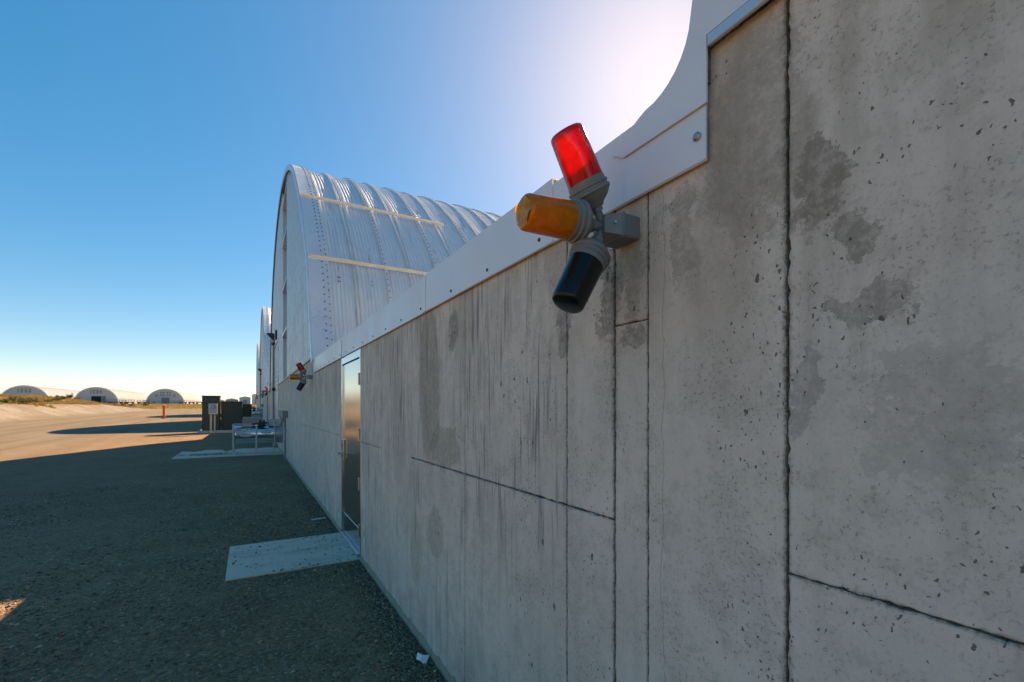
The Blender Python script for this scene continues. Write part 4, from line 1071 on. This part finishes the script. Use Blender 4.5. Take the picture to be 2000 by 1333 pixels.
# ------------------------------------------------------------------ far hangars, sheds, implements
def far_hangar(X, Yf, L, label, door_open, wins):
    z0 = float(gz(X, Yf)); s = 1.0
    h = empty('far_hangar', (X, Yf, z0), label, 'hangar', 'far hangars across the field')
    prof = [(math.cos(math.pi*i/28)*10.0, math.sin(math.pi*i/28)**.92*9.8) for i in range(29)]
    n = len(prof); m = MB()
    nb = int(L/1.6)
    for j in range(nb+1):
        y = Yf+L*j/nb; k = 1.0 if j % 2 else 1.012
        for a, b in prof: m.v.append((X+a*k, y, z0+b*k))
    for j in range(nb):
        for i in range(n-1): m.f.append((j*n+i, j*n+i+1, (j+1)*n+i+1, (j+1)*n+i))
    m.build('arch_roof', 'farroof', h, fixn=True, smooth=True)
    m = MB(); inner = [(X+a*.97, z0+b*.97-.02) for a, b in prof]
    m.prism_y(inner, Yf+.25, Yf+.5); g = m.build('gable_wall', 'fargable', h)
    m = MB()
    for i in range(n-1):
        a, b = prof[i], prof[i+1]
        P = [(a[0]*1.02, a[1]*1.02), (b[0]*1.02, b[1]*1.02), (b[0]*.955, b[1]*.955), (a[0]*.955, a[1]*.955)]
        m.prism_y([(X+p[0], z0+p[1]) for p in P], Yf-.12, Yf+.3)
    m.build('arch_trim', 'trim', h)
    if door_open: 
        m = MB(); m.box(X-2.3, X+2.0, Yf+.02, Yf+.24, z0-.1, z0+4.4); m.build('door_shade_slab', 'doorshade', h)  # near-black slab on the gable; its colour stands for interior shade
        for a in (2.1, 3.2): m = MB(); m.bbox(X+a, X+a+1.0, Yf-.05, Yf+.22, z0-.1, z0+4.5, .02); m.build('sliding_door', 'farroof', h)
    else:
        for a in (-2.05, .05): m = MB(); m.bbox(X+a, X+a+2.0, Yf-.05, Yf+.22, z0-.1, z0+4.1, .02); m.build('sliding_door', 'farroof', h)
    for (wx, wz, ww, wh) in wins:
        m = MB(); m.bbox(X+wx-ww/2, X+wx+ww/2, Yf+.1, Yf+.27, z0+wz, z0+wz+wh, .02); m.build('window', 'farwin', h)
    m = MB(); m.box(X-9.3, X-5, Yf+.0, Yf+.24, z0-.2, z0+1.9); m.build('knee_wall', 'shedtan', h)
    m = MB(); m.box(X+4.4, X+9.3, Yf+.0, Yf+.24, z0-.2, z0+1.9); m.build('knee_wall', 'shedtan', h)
    return h
W0 = [(-2.6, 6.0, .5, 2.0), (-1.2, 6.0, .9, 2.2), (.4, 6.0, .9, 2.2), (1.9, 6.0, .9, 2.0)]
W3 = [(x, z, 1.0, 1.1) for z in (5.0, 6.7) for x in (-2.4, -1.0, 1.0, 2.4)] + [(-5.0, 4.6, .6, 1.5), (-4.2, 4.6, .6, 1.5), (4.2, 4.6, .6, 1.5), (5.0, 4.6, .6, 1.5)]
far_hangar(-106.5, 346, 110, 'far arched hangar half hidden behind the grassy bank', False, W0)
far_hangar(-79.5, 357, 110, 'far arched hangar with a dark open doorway', True, W0)
far_hangar(-48.5, 371, 110, 'far arched hangar with closed doors and two rows of windows', False, W3)
def shed(x, y, w, d, hgt, wallm, label):
    z = float(gz(x, y)); s = empty('far_shed', (x, y, z), label, 'shed', 'far sheds behind the heaters')
    m = MB(); m.box(x-w/2, x+w/2, y, y+d, z-.2, z+hgt); b = m.build('shed_wall', wallm, s)
    m = MB(); m.prism_y([(x-w/2-.3, z+hgt), (x, z+hgt+w*.14), (x+w/2+.3, z+hgt)], y-.3, y+d+.3); m.build('shed_roof', 'shedroof', s)
    m = MB(); m.bbox(x-w*.18, x+w*.18, y-.08, y+.02, z, z+hgt*.7, .01); m.build('shed_door', 'farwin', s)
shed(-11, 352, 7, 14, 3.0, 'shedtan', 'low tan shed with a pale roof far behind the heaters')
shed(-3.5, 350, 6.5, 12, 4.4, 'shedwhite', 'white shed far behind the heaters')
shed(3, 345, 5, 12, 6.4, 'shedwhite', 'tall pale shed far behind the heaters')
shed(-20, 380, 8, 14, 2.6, 'shedwhite', 'low white shed far off beyond the field')
def implement(x, y, L, label, tall):
    z = float(gz(x, y)); e = empty('farm_trailer', (x, y, z), label, 'trailer', 'dark farm trailers parked by the far hangars')
    m = MB(); m.bbox(x-L/2, x+L/2, y-1, y+1, z+.75, z+1.25, .03); m.build('bed', 'implement', e)
    m = MB()
    k = int(L/1.1)
    for i in range(k+1):
        xx_ = x-L/2+.05+(L-.1)*i/k
        for yy_ in (-.95, .95): m.box(xx_-.05, xx_+.05, y+yy_-.05, y+yy_+.05, z+1.25, z+tall)
    for zz_ in (tall-.1, (tall+1.25)/2):
        for yy_ in (-.95, .95): m.box(x-L/2, x+L/2, y+yy_-.035, y+yy_+.035, z+zz_, z+zz_+.09)
    m.build('stake_rack', 'implement', e)
    for a in (-.33, .33):
        for yy_ in (-.9, .9): m = MB(); m.lathe((x+a*L, y+yy_-.12, z+.46), (0, 1, 0), [(0, .38), (.03, .46), (.21, .46), (.24, .38)], 16); m.build('wheel', 'rubber', e)
for i, (x, L, tall) in enumerate(((-68, 8, 3.0), (-64.2, 3, 2.2), (-60.5, 4, 2.6), (-56, 4.2, 2.4), (-53.0, 3, 2.1), (-37, 4, 2.6), (-33, 3.4, 2.2), (-28.5, 4, 2.0), (-24, 3.2, 1.9))):
    implement(x-1.0, 366-(i % 3)*2.6-(18 if x < -50 else 0), L, 'dark stake-sided farm trailer parked before the far hangars', tall)
# red pickup beside the open doorway
x, y = -83.0, 338; z = float(gz(x, y)); e = empty('parked_car', (x, y, z), 'small red car parked before the far open doorway', 'car')
m = MB(); m.prism_y([(x-2, z+.35), (x+2, z+.35), (x+2, z+.85), (x+1.1, z+.95), (x+.6, z+1.45), (x-.9, z+1.45), (x-1.5, z+.95), (x-2, z+.85)], y-.85, y+.85); m.build('car_body', 'carred', e)
m = MB(); m.prism_y([(x+.95, z+.98), (x+.55, z+1.38), (x-.85, z+1.38), (x-1.3, z+.98)], y-.87, y+.87); m.build('car_window', 'farwin', e)
for a in (-1.2, 1.2):
    for b in (-.8, .8): m = MB(); m.lathe((x+a, y+b-.1, z+.32), (0, 1, 0), [(0, .32), (.2, .32)], 14); m.build('wheel', 'rubber', e)
